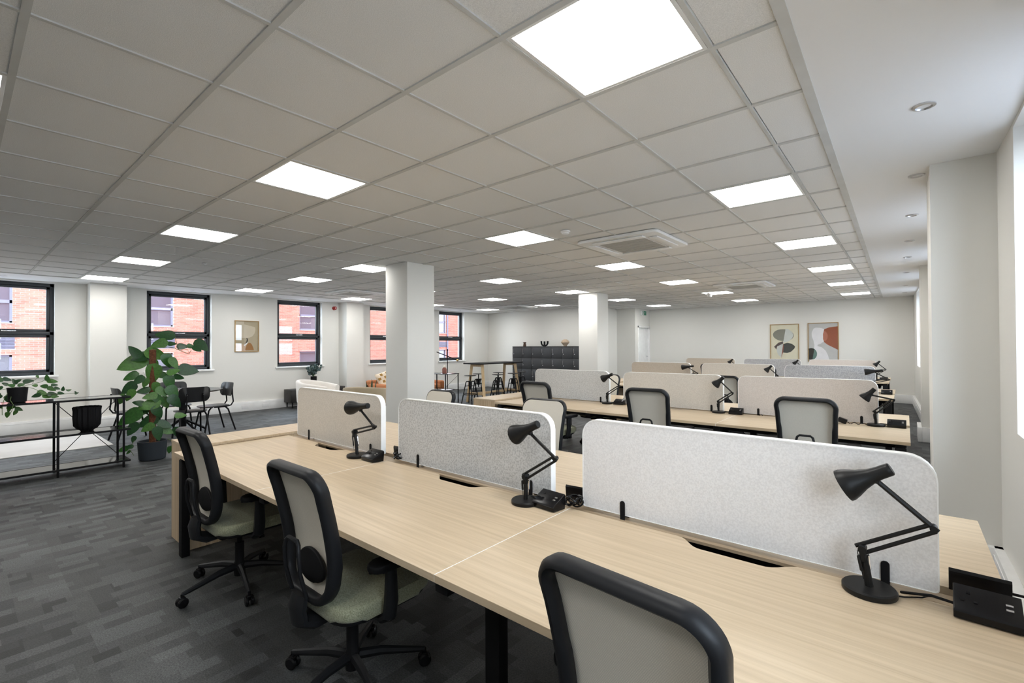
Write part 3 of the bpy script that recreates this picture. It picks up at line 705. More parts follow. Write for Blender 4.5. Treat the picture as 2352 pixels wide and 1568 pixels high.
# ---- desk lamps
def lamp(x, y, g, label, scale=1.0):
    """g: pivot, elbow, head joint, cap, mouth centre: (dx,dz) from the base centre"""
    r = thing('desk_lamp', label, 'lamp', (x, y, DT), 0, 'black desk lamps')
    P = [Vector((a, 0, c)) for a, c in g]; pv, el, hj, cap, mo = P
    b = BM(); lathe(b, [(0.0, 0), (0.066, 0), (0.068, 0.003), (0.068, 0.015), (0.064, 0.019), (0.0, 0.019)], 36); obj('lamp_base', b, 'lamp_black', r)
    b = BM(); tube(b, [(0, 0, 0.015), (pv.x*0.5, 0, pv.z*0.6), (pv.x, 0, pv.z)], [0.011, 0.010, 0.008], 10); boxc(b, (pv.x, 0, pv.z-0.012), (0.016, 0.026, 0.05), 0.004); obj('stem', b, 'lamp_black', r)
    b = BM(); lathe(b, [(0, -0.017), (0.011, -0.017), (0.011, 0.017), (0, 0.017)], 14, Matrix.Translation(pv) @ Matrix.Rotation(PI/2, 4, 'X')); obj('pivot', b, 'lamp_black', r)
    d = (el-pv).normalized(); nrm = Vector((-d.z, 0, d.x))
    for s in (-1, 1):
        b = BM(); o = nrm*(0.0125*s); tube(b, [pv - d*0.012 + o, el + o*0.8], 0.0060, 8); obj('lower_arm', b, 'lamp_black', r)
    for s in (-1, 1):
        b = BM(); a0 = Vector((0.008*s + pv.x*0.3, 0.012*s, 0.04)); a1 = pv + Vector((-0.012 if s < 0 else 0.012, 0.012*s, -0.005))
        tube(b, [a0, a0.lerp(a1, 0.25), a0.lerp(a1, 0.3), a0.lerp(a1, 0.8), a0.lerp(a1, 0.85), a1], [0.0012, 0.0012, 0.0045, 0.0045, 0.0012, 0.0012], 8); obj('spring', b, 'chrome' if s > 0 else 'lamp_black', r)
    b = BM(); tube(b, [el - (hj-el).normalized()*0.012, hj], 0.0072, 8); obj('upper_arm', b, 'lamp_black', r)
    b = BM(); lathe(b, [(0, -0.014), (0.009, -0.014), (0.009, 0.014), (0, 0.014)], 12, Matrix.Translation(el) @ Matrix.Rotation(PI/2, 4, 'X')); obj('elbow_joint', b, 'lamp_black', r)
    ax = (mo-cap); Ls = ax.length; ax.normalize(); q = Vector((0, 0, 1)).rotation_difference(ax).to_matrix().to_4x4()
    M = Matrix.Translation(cap) @ q
    prof = [(0.0, 0.0), (0.016, 0.0), (0.0185, 0.003), (0.0188, 0.012), (0.019, 0.25*Ls), (0.022, 0.42*Ls), (0.030, 0.62*Ls), (0.041, 0.80*Ls), (0.047, 0.93*Ls), (0.0475, Ls)]
    inner = [(0.0455, Ls), (0.045, 0.93*Ls), (0.039, 0.80*Ls), (0.028, 0.62*Ls), (0.018, 0.42*Ls), (0.0, 0.40*Ls)]
    b = BM(); lathe(b, prof + inner, 32, M); sh = obj('lamp_shade', b, 'lamp_black', r, 50)
    b = BM(); lathe(b, [(0.0, 0.42*Ls), (0.014, 0.45*Ls), (0.019, 0.6*Ls), (0.016, 0.72*Ls), (0.0, 0.78*Ls)], 16, M); obj('bulb', b, 'socket', sh)
    b = BM(); lathe(b, [(0, -0.009), (0.008, -0.009), (0.008, 0.009), (0, 0.009)], 10, Matrix.Translation(hj) @ Matrix.Rotation(PI/2, 4, 'X'))
    near = cap + ax*(0.30*Ls); tube(b, [hj, near], 0.006, 8); obj('head_joint', b, 'lamp_black', r)
    b = BM(); tube(b, [(0.05, 0.0, 0.008), (0.08, 0.02, 0.004), (0.12, 0.05, 0.004), (0.14, 0.085, 0.003)], 0.0025, 6); obj('flex', b, 'black', r)
    return r
G1 = [(-0.03, 0.165), (0.20, 0.222), (0.045, 0.315), (0.13, 0.352), (-0.085, 0.322)]
G2 = [(0.0, 0.125), (0.17, 0.235), (0.03, 0.33), (0.075, 0.378), (-0.065, 0.312)]
G3 = [(-0.015, 0.125), (0.145, 0.225), (0.02, 0.335), (0.055, 0.375), (-0.06, 0.305)]
G5 = [(0.0, 0.12), (0.145, 0.225), (0.03, 0.335), (0.055, 0.39), (-0.035, 0.30)]
G6 = [(-0.005, 0.125), (0.125, 0.245), (-0.02, 0.275), (-0.005, 0.335), (-0.085, 0.24)]
lamp(-1.04, 1.585, G1, 'black jointed desk lamp before the beige screen of the nearest desk row')
lamp(0.41, 1.575, G2, 'black jointed desk lamp before the speckled grey screen in the foreground')
lamp(1.695, 1.60, G3, 'largest black jointed desk lamp, in the right foreground')
lamp(-1.12, 5.18, G2, 'black desk lamp at left screen of the second desk row')
lamp(0.22, 5.20, G5, 'black desk lamp at middle screen of the second desk row')
lamp(1.575, 5.20, G6, 'black desk lamp with downturned head at right end of the second desk row')
lamp(-1.34, 8.62, G1, 'black desk lamp at left screen of the third desk row')
lamp(0.02, 8.62, G5, 'black desk lamp at middle screen of the third desk row')
lamp(1.40, 8.62, G1, 'black desk lamp at right end of the third desk row')
lamp(-1.50, 12.07, G5, 'black desk lamp at left screen of the farthest desk row')
lamp(-0.12, 12.07, G5, 'black desk lamp at middle screen of the farthest desk row')
lamp(1.33, 12.07, G5, 'black desk lamp at right end of the farthest desk row')

# ---- power modules
def power_module(x, y, side, label, rz=0.0):
    r = thing('power_module', label, 'power module', (x, y, DT), rz + (PI if side else 0), 'black desktop power modules')
    b = BM(); prism(b, [(-0.050, 0.004), (0.030, 0.0), (0.036, 0.058), (0.030, 0.066), (-0.046, 0.030), (-0.052, 0.022)], -0.066, 0.066, YZ, 0.002); obj('module_body', b, 'black_gloss', r)
    n = Vector((0, -0.036, 0.076)).normalized()     # sloping face normal
    def onface(u, v, s, m, nm, h=0.0012):
        bq = BM(); c = Vector((u, -0.008, 0.048)) + Vector((0, 0.076, 0.036)).normalized()*v
        R = Matrix(((1, 0, 0, 0), (0, 0.904, -0.428, 0), (0, 0.428, 0.904, 0), (0, 0, 0, 1)))
        boxc(bq, c + n*h*0.3, (s[0], s[1], h), 0, R); obj(nm, bq, m, r, 0)
    for (u, v) in ((-0.036, 0.016), (-0.048, -0.012), (-0.022, -0.012)): onface(u, v, (0.008, 0.006), 'black', 'socket_slot', 0.003)
    for v in (0.006, -0.010): onface(0.042, v, (0.014, 0.006), 'steel', 'usb_port', 0.003)
    b = BM(); tube(b, [(-0.064, 0.0, 0.02), (-0.11, 0.005, 0.022), (-0.15, 0.02, 0.008), (-0.18, 0.05, -0.01)], 0.004, 8); obj('power_cable', b, 'black', r)
    return r
PW = [('left', -0.845), ('right-hand', 0.555)]
power_module(-0.87, 1.60, 0, 'black power module beside beige screen, near side of nearest row'); power_module(-0.82, 1.80, 1, 'black power module beside beige screen, far side of nearest row')
power_module(0.53, 1.60, 0, 'black power module between grey and pale screens, near side of foreground desk', -0.1); power_module(0.58, 1.79, 1, 'black power module between grey and pale screens, far side of foreground desk', 0.1)
power_module(1.945, 1.625, 0, 'black twin socket power module at foreground desk right end, near side', -0.05); power_module(1.945, 1.80, 1, 'black power module at foreground desk right end, far side', -0.05)
power_module(-0.96, 5.20, 0, 'black power module by left joint of second desk row, near side'); power_module(-0.93, 5.40, 1, 'black power module by left joint of second desk row, far side')
power_module(0.40, 5.20, 0, 'black power module by right joint of second desk row, near side'); power_module(0.44, 5.40, 1, 'black power module by right joint of second desk row, far side')
power_module(1.72, 5.22, 0, 'black power module on right end of the second desk row')
power_module(1.57, 8.66, 0, 'black power module on right end of the third desk row'); power_module(1.44, 12.1, 0, 'black power module on right end of the farthest desk row')
# cable bundles and the loose adaptor
def coil(x, y, label, s=1.0):
    rnd = random.Random(int(x*1000)+int(y*77)); b = BM(); pts = []
    for k in range(90):
        t = k/90*2*PI*4
        pts.append((x + s*(0.032+0.010*math.sin(t*0.37))*math.cos(t) + 0.008*math.sin(t*1.7), y + s*(0.022+0.008*math.cos(t*0.53))*math.sin(t), DT + 0.028 + s*0.020*math.sin(t*1.31) + 0.006*rnd.random()))
    tube(b, pts, 0.004, 6)
    one('cable_bundle', b, 'black_gloss', label, 'cable')
coil(-0.745, 1.70, 'bundled black cable beside the speckled grey screen\'s left end', 0.9); coil(0.62, 1.665, 'coiled black cable in front of the pale foreground screen\'s left end')
ad = thing('plug_adaptor', 'black plug adaptor with coiled lead by the second row\'s right chair', 'adaptor', (1.33, 5.17, DT))
b = BM(); boxc(b, (0, 0, 0.030), (0.07, 0.045, 0.045), 0.006, Matrix.Rotation(0.35, 4, 'Y')); obj('adaptor_body', b, 'black_gloss', ad)
b = BM(); tube(b, [(0.03+0.012*k, 0.012*math.sin(k*1.3), 0.012+0.008*math.cos(k*1.3)) for k in range(11)] + [(0.2, -0.02, 0.004), (0.23, -0.01, 0.004)], 0.0032, 6); obj('adaptor_lead', b, 'black', ad)

# ================================================================== TASK CHAIRS
def back_y(z): # centre line of the backrest, z relative to the standard chair
    if z < 0.64: return -0.188 + 0.018*math.sin((z-0.46)/0.18*PI/2)
    return -0.170 - 0.085*((z-0.64)/0.38)**1.4
ZB0, ZB1 = 0.475, 1.015
def half_w(z):
    t = (z-ZB0)/(ZB1-ZB0); return 0.188 + 0.020*t
def ring_pts(inset=0.0):
    pts = []; w0 = lambda z: half_w(z)-inset
    r1, r0 = 0.075, 0.11; n = 8
    zt, zb = ZB1-inset, ZB0+inset
    for k in range(n+1):                       # bottom left corner
        a = PI + 0.5*PI*k/n; pts.append((-(w0(zb)-r0) + r0*math.cos(a), zb+r0 + r0*math.sin(a)))
    for k in range(n+1):
        a = 1.5*PI + 0.5*PI*k/n; pts.append(((w0(zb)-r0) + r0*math.cos(a), zb+r0 + r0*math.sin(a)))
    for k in range(1, 8):
        z = zb+r0 + (zt-r1-zb-r0)*k/8; pts.append((w0(z), z))
    for k in range(n+1):
        a = 0.5*PI*k/n; pts.append(((w0(zt)-r1) + r1*math.cos(a), zt-r1 + r1*math.sin(a)))
    for k in range(n+1):
        a = 0.5*PI + 0.5*PI*k/n; pts.append((-(w0(zt)-r1) + r1*math.cos(a), zt-r1 + r1*math.sin(a)))
    for k in range(1, 8):
        z = zt-r1 - (zt-r1-zb-r0)*k/8; pts.append((-w0(z), z))
    return pts
def make_chair():
    r = thing('task_chair', 'x', 'chair')
    for k in range(5):
        a = math.radians(60) + 2*PI*k/5; d = Vector((math.cos(a), math.sin(a), 0)); p = Vector((-d.y, d.x, 0))
        b = BM(); tube(b, [d*0.02 + Vector((0, 0, 0.115)), d*0.12 + Vector((0, 0, 0.110)), d*0.27 + Vector((0, 0, 0.080)), d*0.315 + Vector((0, 0, 0.072))], [0.024, 0.021, 0.015, 0.012], 8, sx=0.8); obj('base_leg', b, 'chair_plastic', r)
        b = BM(); c = d*0.315
        for s in (-1, 1): lathe(b, [(0.0, -0.009), (0.022, -0.009), (0.028, -0.004), (0.028, 0.004), (0.022, 0.009), (0, 0.009)], 16, Matrix.Translation(c + p*0.014*s + Vector((0, 0, 0.028))) @ Matrix.Rotation(a, 4, 'Z') @ Matrix.Rotation(PI/2, 4, 'X'))
        tube(b, [c + Vector((0, 0, 0.03)), c + Vector((0, 0, 0.075))], 0.008, 8); boxc(b, c + Vector((0, 0, 0.05)), (0.03, 0.03, 0.018), 0.005, Matrix.Rotation(a, 4, 'Z')); obj('caster', b, 'black_gloss', r)
    b = BM(); lathe(b, [(0.03, 0.06), (0.033, 0.10), (0.033, 0.135), (0.026, 0.145), (0.026, 0.26), (0.016, 0.265), (0.016, 0.40)], 16); obj('gas_column', b, 'chair_dark', r)
    b = BM(); box(b, -0.10, 0.10, -0.14, 0.12, 0.355, 0.405, 0.012); boxc(b, (0.17, 0.03, 0.37), (0.16, 0.03, 0.014), 0.004); obj('mechanism', b, 'chair_dark', r)
    b = BM(); prism(b, rrect(-0.225, 0.225, -0.17, 0.275, [0.09, 0.09, 0.11, 0.11], 6), 0.395, 0.415, bev=0.006); obj('seat_pan', b, 'chair_dark', r)
    b = BM(); prism(b, rrect(-0.245, 0.245, -0.185, 0.29, [0.10, 0.10, 0.12, 0.12], 8), 0.412, 0.475, bev=0.024); obj('seat', b, 'olive', r, 60)
    for s in (-1, 1):
        b = BM(); tube(b, [(s*0.12, 0.0, 0.385), (s*0.235, 0.0, 0.385), (s*0.275, 0.0, 0.41), (s*0.285, 0.0, 0.47), (s*0.285, 0.0, 0.62)], [0.022, 0.022, 0.024, 0.024, 0.018], 10, sx=1.3); ar = obj('arm_post', b, 'chair_plastic', r)
        b = BM(); prism(b, rrect(s*0.285-0.042, s*0.285+0.042, -0.10, 0.15, 0.038, 6), 0.612, 0.642, bev=0.010); obj('arm_pad', b, 'chair_dark', ar, 60)
    # backrest
    b = BM(); rp = ring_pts(0.0); N = len(rp); P3 = [Vector((x, back_y(z), z)) for x, z in rp]
    # frame: flat channel, deep towards the rear
    rings = []
    for i in range(N):
        d = (P3[(i+1) % N]-P3[i-1]).normalized(); out = Vector((d.z, 0, -d.x)).normalized()
        wdt = 0.030 if rp[i][1] < 0.8 else 0.026
        prof = [(0.0, 0.012), (0.006, 0.002), (0.006, -0.026), (-0.003, -0.040), (-wdt*0.6, -0.043), (-wdt, -0.030), (-wdt*0.95, -0.004), (-0.012, 0.010)]
        rings.append([b.verts.new(P3[i] + out*o_ + Vector((0, y_, 0))) for o_, y_ in prof])
    for i in range(N):
        A, B = rings[i], rings[(i+1) % N]
        for k in range(8): b.faces.new((A[k], A[(k+1) % 8], B[(k+1) % 8], B[k]))
    fr = obj('back_frame', b, 'chair_plastic', r, 60)
    b = BM(); ip = ring_pts(0.006); c0 = None
    layers = []
    for yo in (0.013, 0.004):
        rr = []
        for s in (1.0, 0.8, 0.55, 0.28):
            rr.append([b.verts.new((x*s, back_y(0.745+(z-0.745)*s)+yo + 0.006*(1-s), 0.745+(z-0.745)*s)) for x, z in ip])
        cv = b.verts.new((0, back_y(0.745)+yo+0.006, 0.745)); layers.append((rr, cv))
        for A, B in zip(rr, rr[1:]):
            for k in range(len(A)): b.faces.new((A[k], A[(k+1) % len(A)], B[(k+1) % len(A)], B[k]))
        for k in range(len(rr[-1])): b.faces.new((rr[-1][k], rr[-1][(k+1) % len(rr[-1])], cv))
    A, B = layers[0][0][0], layers[1][0][0]
    for k in range(len(A)): b.faces.new((A[k], A[(k+1) % len(A)], B[(k+1) % len(A)], B[k]))
    obj('back_mesh', b, 'chair_mesh', r, 60)
    b = BM(); pl = [(0.108*math.cos(2*PI*k/24)*(1.0 - 0.18*math.sin(2*PI*k/24)), 0.60 + 0.068*math.sin(2*PI*k/24)) for k in range(24)]
    prism(b, pl, 0.178, 0.194, XZ, 0.006); obj('lumbar_pad', b, 'chair_dark', r, 60)
    b = BM(); tube(b, [(-0.062, -0.236, 0.50), (-0.062, -0.262, 0.60), (-0.060, -0.268, 0.68), (-0.052, -0.264, 0.712), (-0.036, -0.262, 0.725), (0.036, -0.262, 0.725), (0.052, -0.264, 0.712), (0.060, -0.268, 0.68), (0.062, -0.262, 0.60), (0.062, -0.236, 0.50)], 0.0085, 8); obj('back_handle', b, 'chair_plastic', r)
    b = BM(); tube(b, [(0, -0.10, 0.375), (0, -0.19, 0.375), (0, -0.238, 0.40), (0, -0.245, 0.45), (0, -0.232, 0.50)], [0.026, 0.030, 0.030, 0.028, 0.024], 10, sx=2.2, upv=(0, 1, 0.2)); obj('spine', b, 'chair_plastic', r)
    return r
UPPER = ('mechanism', 'seat_pan', 'seat', 'arm_post', 'back_frame', 'back_mesh', 'lumbar_pad', 'back_handle', 'spine')
CH = [(-1.40, 0.99, 1, -0.025, 'grey mesh task chair at the left end of the nearest desk row', 0),
      (-0.09, 0.975, 0, -0.02, 'grey mesh task chair at the middle of the nearest desk row', 0),
      (1.355, 0.972, -5, -0.02, 'large grey mesh task chair back cut off at the bottom of the picture', 0),
      (-1.98, 2.90, 178, -0.015, 'mesh task chair facing the camera behind the speckled grey foreground screen', 0),
      (-0.60, 2.90, 186, -0.015, 'mesh task chair facing the camera between the grey and pale foreground screens', 0),
      (-1.42, 4.32, -2, 0.045, 'grey mesh task chair at the left of the second desk row', 1),
      (-0.10, 4.30, 2, 0.045, 'grey mesh task chair at the middle of the second desk row', 1),
      (1.185, 4.33, 0, 0.04, 'grey mesh task chair at the right of the second desk row', 1),
      (-1.78, 6.16, 180, 0.0, 'mesh task chair half hidden behind the left screen of the second desk row', 2),
      (-0.36, 7.70, 2, -0.02, 'mesh task chair seen between middle and right screens of the second desk row', 2),
      (-1.62, 11.15, 0, 0.02, 'far mesh task chair peeping past the left screen of the third desk row', 2),
      (-0.50, 11.15, 0, -0.02, 'far mesh task chair peeping past the middle screen of the third desk row', 2)]
ch0 = make_chair()
for i, (x, y, a, dz, lab, g) in enumerate(CH):
    o = ch0 if i == 0 else dup(ch0)
    o.location = (x, y, 0); o.rotation_euler = (0, 0, math.radians(a)); o['label'] = lab; o['group'] = 'mesh back task chairs'
    base_dz = CH[0][3]
    for c in o.children:
        nm = c.name.split('.')[0]
        if nm in UPPER: c.location.z = dz

# ================================================================== LEFT SIDE: shelf, plants, table
sh = thing('metal_shelf', 'long low open black metal shelf along the left edge', 'shelf', (-5.77, 0.0, 0))
SHZ = [0.085, 0.47, 0.865]
for z in SHZ:
    b = BM(); box(b, -0.178, 0.178, -1.193, 1.248, z-0.010, z+0.004, 0.0); bo = obj('shelf_board', b, 'black_shelf', sh, 0)
    b = BM()
    for q in ((-0.187, -0.178, -1.2, 1.255), (0.178, 0.187, -1.2, 1.255), (-0.178, 0.178, -1.2, -1.193), (-0.178, 0.178, 1.248, 1.255)): box(b, *q, z-0.016, z+0.006)
    obj('shelf_rim', b, 'black', bo, 0)
for y in (-1.15, 0.0, 0.605, 1.19):
    for x in (-0.17, 0.17):
        b = BM(); box(b, x-0.011, x+0.011, y-0.011, y+0.011, 0, 0.855, 0.002); obj('post', b, 'black', sh)
for (y0, y1) in ((0.605, 1.19), (-0.59, 0.0)):
    for (za, zb) in ((0.12, 0.83), (0.83, 0.12)):
        b = BM(); tube(b, [(-0.172, y0, za), (-0.172, y1, zb)], 0.004, 6); obj('brace', b, 'black', sh)
b = BM(); lathe(b, [(0.0, 0.0), (0.055, 0.0), (0.06, 0.012), (0.09, 0.03), (0.118, 0.07), (0.124, 0.16), (0.122, 0.24), (0.128, 0.285), (0.118, 0.292), (0.108, 0.27), (0.105, 0.06), (0.0, 0.05)], 144, None, 16, 0.07)
one('ribbed_vase', b, 'black_soft', 'black deeply ribbed vase on the middle board of the shelf', 'vase', (-5.77, 0.875, SHZ[1]+0.006))

def leaf_mesh(name, m, curl):
    b = BM(); n = 9; L_, C_, R_ = [], [], []
    for k in range(n+1):
        t = k/n; wv = 0.86*t**0.55*(1-t)**0.92 if 0 < k < n else 0.0
        zc = -curl*t*t; 
        C_.append((t, 0, zc)); L_.append((t - 0.10*math.sin(PI*t)*(1-t), wv, zc + 0.10*wv)); R_.append((t - 0.10*math.sin(PI*t)*(1-t), -wv, zc + 0.10*wv))
    cv = [b.verts.new(p) for p in C_]; lv = [b.verts.new(p) for p in L_[1:-1]]; rv = [b.verts.new(p) for p in R_[1:-1]]
    for S in (lv, rv):
        b.faces.new((cv[0], cv[1], S[0])); b.faces.new((cv[-2], cv[-1], S[-1]))
        for k in range(n-2): b.faces.new((cv[k+1], cv[k+2], S[k+1], S[k]))
    o = obj(name, b, m, None, 180); me = o.data; bpy.data.objects.remove(o); return me
LM = [leaf_mesh('leaf', 'leaf_a', 0.15), leaf_mesh('leaf', 'leaf_b', 0.25), leaf_mesh('leaf', 'leaf_c', 0.1), leaf_mesh('leaf', 'leaf_b', 0.05)]
VR = Vector((0.27, 0.962, 0)); VF = Vector((-0.962, 0.27, 0)); VU = Vector((0, 0, 1))   # across, away, up for the plants
def put_leaves(root, lst, ox, oy, s, rnd, depth, cls=None):
    for (px, py, ln, ang) in lst:
        a = math.radians(ang); Lm = ln/s*1.18
        dr_ = VR*math.cos(a) + VU*math.sin(a); dep = rnd.uniform(-depth*1.3, depth*0.5)
        nrm = (-VF + VU*rnd.uniform(0.1, 0.75) + VR*rnd.uniform(-0.35, 0.35)); nrm = (nrm - dr_*nrm.dot(dr_)).normalized()
        side = nrm.cross(dr_)
        c = VR*((px-ox)/s) + VU*((oy-py)/s) + VF*dep - dr_*(Lm*0.5)
        o = obj('leaf', rnd.choice(LM), None, root, 0)
        o.matrix_local = Matrix.Translation(c) @ Matrix((dr_, side, nrm)).transposed().to_4x4() @ Matrix.Diagonal((Lm, Lm*rnd.uniform(0.85, 1.05), Lm, 1))
def vine(root, pts, ox, oy, s, r=0.004, dep=None):
    P = [VR*((x-ox)/s) + VU*((oy-y)/s) + VF*(dep[i] if dep else 0.0) for i, (x, y) in enumerate(pts)]
    b = BM(); tube(b, P, r, 6); obj('vine', b, 'stem', root)
# tall pothos on a moss pole
tp = thing('potted_plant', 'tall climbing pothos on a moss pole in a dark grey pot', 'plant', (-5.84, 1.53, 0))
b = BM(); lathe(b, [(0.0, 0.0), (0.13, 0.0), (0.145, 0.015), (0.160, 0.235), (0.160, 0.245), (0.150, 0.245), (0.147, 0.20), (0.0, 0.20)], 40); pot = obj('pot', b, 'pot_grey', tp)
b = BM(); lathe(b, [(0.0, 0.21), (0.146, 0.205)], 24); obj('soil', b, 'soil', pot)
b = BM(); lathe(b, [(0.0, 0.19), (0.038, 0.19), (0.040, 0.8), (0.038, 1.44), (0.0, 1.45)], 16); obj('moss_pole', b, 'moss_pole', tp)
TL = [(480,120,160,175),(430,215,140,200),(540,215,80,0),(635,245,100,0),(715,245,80,-20),(770,275,90,-30),(815,235,155,-42),(220,300,140,130),(190,425,250,203),(260,360,150,200),(400,330,190,-20),(500,400,150,-70),(560,430,130,-60),
      (375,540,195,-100),(690,510,175,-12),(555,520,110,20),(180,565,135,205),(250,600,115,210),(310,635,95,250),(600,590,95,-15),(520,640,150,-75),(160,690,150,215),(180,760,125,240),(290,715,115,185),(110,800,100,250),(550,750,150,-60),(450,740,120,-50),
      (340,870,190,195),(250,845,95,160),(570,850,150,-50),(480,860,125,-70),(180,990,215,213),(330,1050,185,200),(420,950,130,-60),(620,1010,100,0),(200,1120,140,240),(480,1100,130,-30),(420,1185,140,-80),(590,1210,120,-70),(500,1175,110,-30),
      (120,1335,85,195),(180,1295,65,170),(160,1375,45,220),(130,1430,60,200),(205,1240,65,250),(565,1350,65,-70),(520,1390,75,-100),(570,1430,70,-50),(450,1090,100,120),(300,930,130,230),(400,1010,110,-120),(350,780,120,190),(430,820,110,-40),(330,1120,120,-150),(460,560,110,-20),(395,690,110,-100),(380,450,120,-80)]
put_leaves(tp, TL, 368, 1470, 825, random.Random(3), 0.09)
S_ = (368, 1470, 825)
vine(tp, [(455, 260), (500, 250), (560, 262), (610, 290), (690, 330), (715, 290)], *S_); vine(tp, [(600, 280), (580, 200), (565, 135)], *S_, r=0.003); vine(tp, [(620, 290), (680, 275), (700, 330), (660, 320)], *S_, r=0.003)
vine(tp, [(400, 480), (330, 400), (290, 310)], *S_); vine(tp, [(360, 640), (300, 740), (340, 800), (420, 760)], *S_); vine(tp, [(380, 860), (470, 720), (560, 700)], *S_); vine(tp, [(500, 1260), (560, 1310), (590, 1380)], *S_, r=0.003); vine(tp, [(215, 1250), (170, 1330), (210, 1410)], *S_, r=0.003)
vine(tp, [(400, 700), (340, 590), (250, 560)], *S_, r=0.003); vine(tp, [(400, 1000), (330, 960), (220, 980)], *S_, r=0.003); vine(tp, [(420, 500), (540, 560), (640, 500)], *S_, r=0.003)
# trailing plant on the shelf
tr = thing('trailing_plant', 'trailing pothos in a dark pot on top of the shelf', 'plant', (-5.75, 0.295, SHZ[2]+0.006))
b = BM(); lathe(b, [(0.0, 0.0), (0.062, 0.0), (0.072, 0.01), (0.085, 0.165), (0.080, 0.165), (0.074, 0.13), (0.0, 0.13)], 32); pot = obj('pot', b, 'black_soft', tr)
b = BM(); lathe(b, [(0.0, 0.142), (0.078, 0.138)], 20); obj('soil', b, 'soil', pot)
RL = [(170,290,150,100),(290,300,180,-20),(470,370,170,120),(560,350,150,30),(740,375,210,10),(40,350,120,170),(160,550,170,200),(240,440,140,150),(1170,280,180,100),(1270,400,230,-10),(1340,510,140,0),(1090,545,170,170),(1400,620,140,-20),(1520,640,130,95),(1600,700,70,150),(1680,690,90,20),(1800,765,60,120),(1860,790,90,30),(1250,640,200,-30),(1050,750,220,-20),(950,810,200,200),(1280,800,220,-10),(1150,860,200,-15),(1500,770,150,-15),(1350,870,160,0),(300,890,200,-80),(120,790,160,170),(150,725,120,175),(60,990,140,170),(400,1130,180,10),(340,1220,120,-110),(340,1340,160,-100),(560,1200,170,-30),(500,1290,150,-120),(180,1110,110,-50),(980,240,90,-60),(900,510,120,170),(350,1060,90,-90),(-60,460,180,160),(-120,640,170,190),(-90,900,150,200),(640,460,150,20),(420,470,160,160)]
put_leaves(tr, RL, 520, 1000, 2702, random.Random(5), 0.06)
S_ = (520, 1000, 2702)
vine(tr, [(500, 520), (800, 480), (1000, 420), (1100, 370)], *S_, r=0.0025); vine(tr, [(560, 500), (860, 600), (1100, 780), (1450, 820), (1700, 800), (1850, 800)], *S_, r=0.0025); vine(tr, [(830, 480), (870, 360), (980, 260)], *S_, r=0.002); vine(tr, [(420, 500), (300, 800), (320, 1050), (330, 1300)], *S_, r=0.0025, dep=[0, -0.07, -0.19, -0.2])
vine(tr, [(450, 520), (420, 900), (540, 1020), (520, 1200), (470, 1310)], *S_, r=0.0025, dep=[0, -0.09, -0.18, -0.2, -0.2]); vine(tr, [(480, 540), (100, 620), (-80, 800)], *S_, r=0.0025)

# pale rug beyond the shelf
b = BM(); box(b, -9.35, -7.42, -1.4, 1.40, 0.0, 0.012, 0.004)
one('area_rug', b, 'rug', 'pale rectangular rug on the carpet behind the black shelf', 'rug')

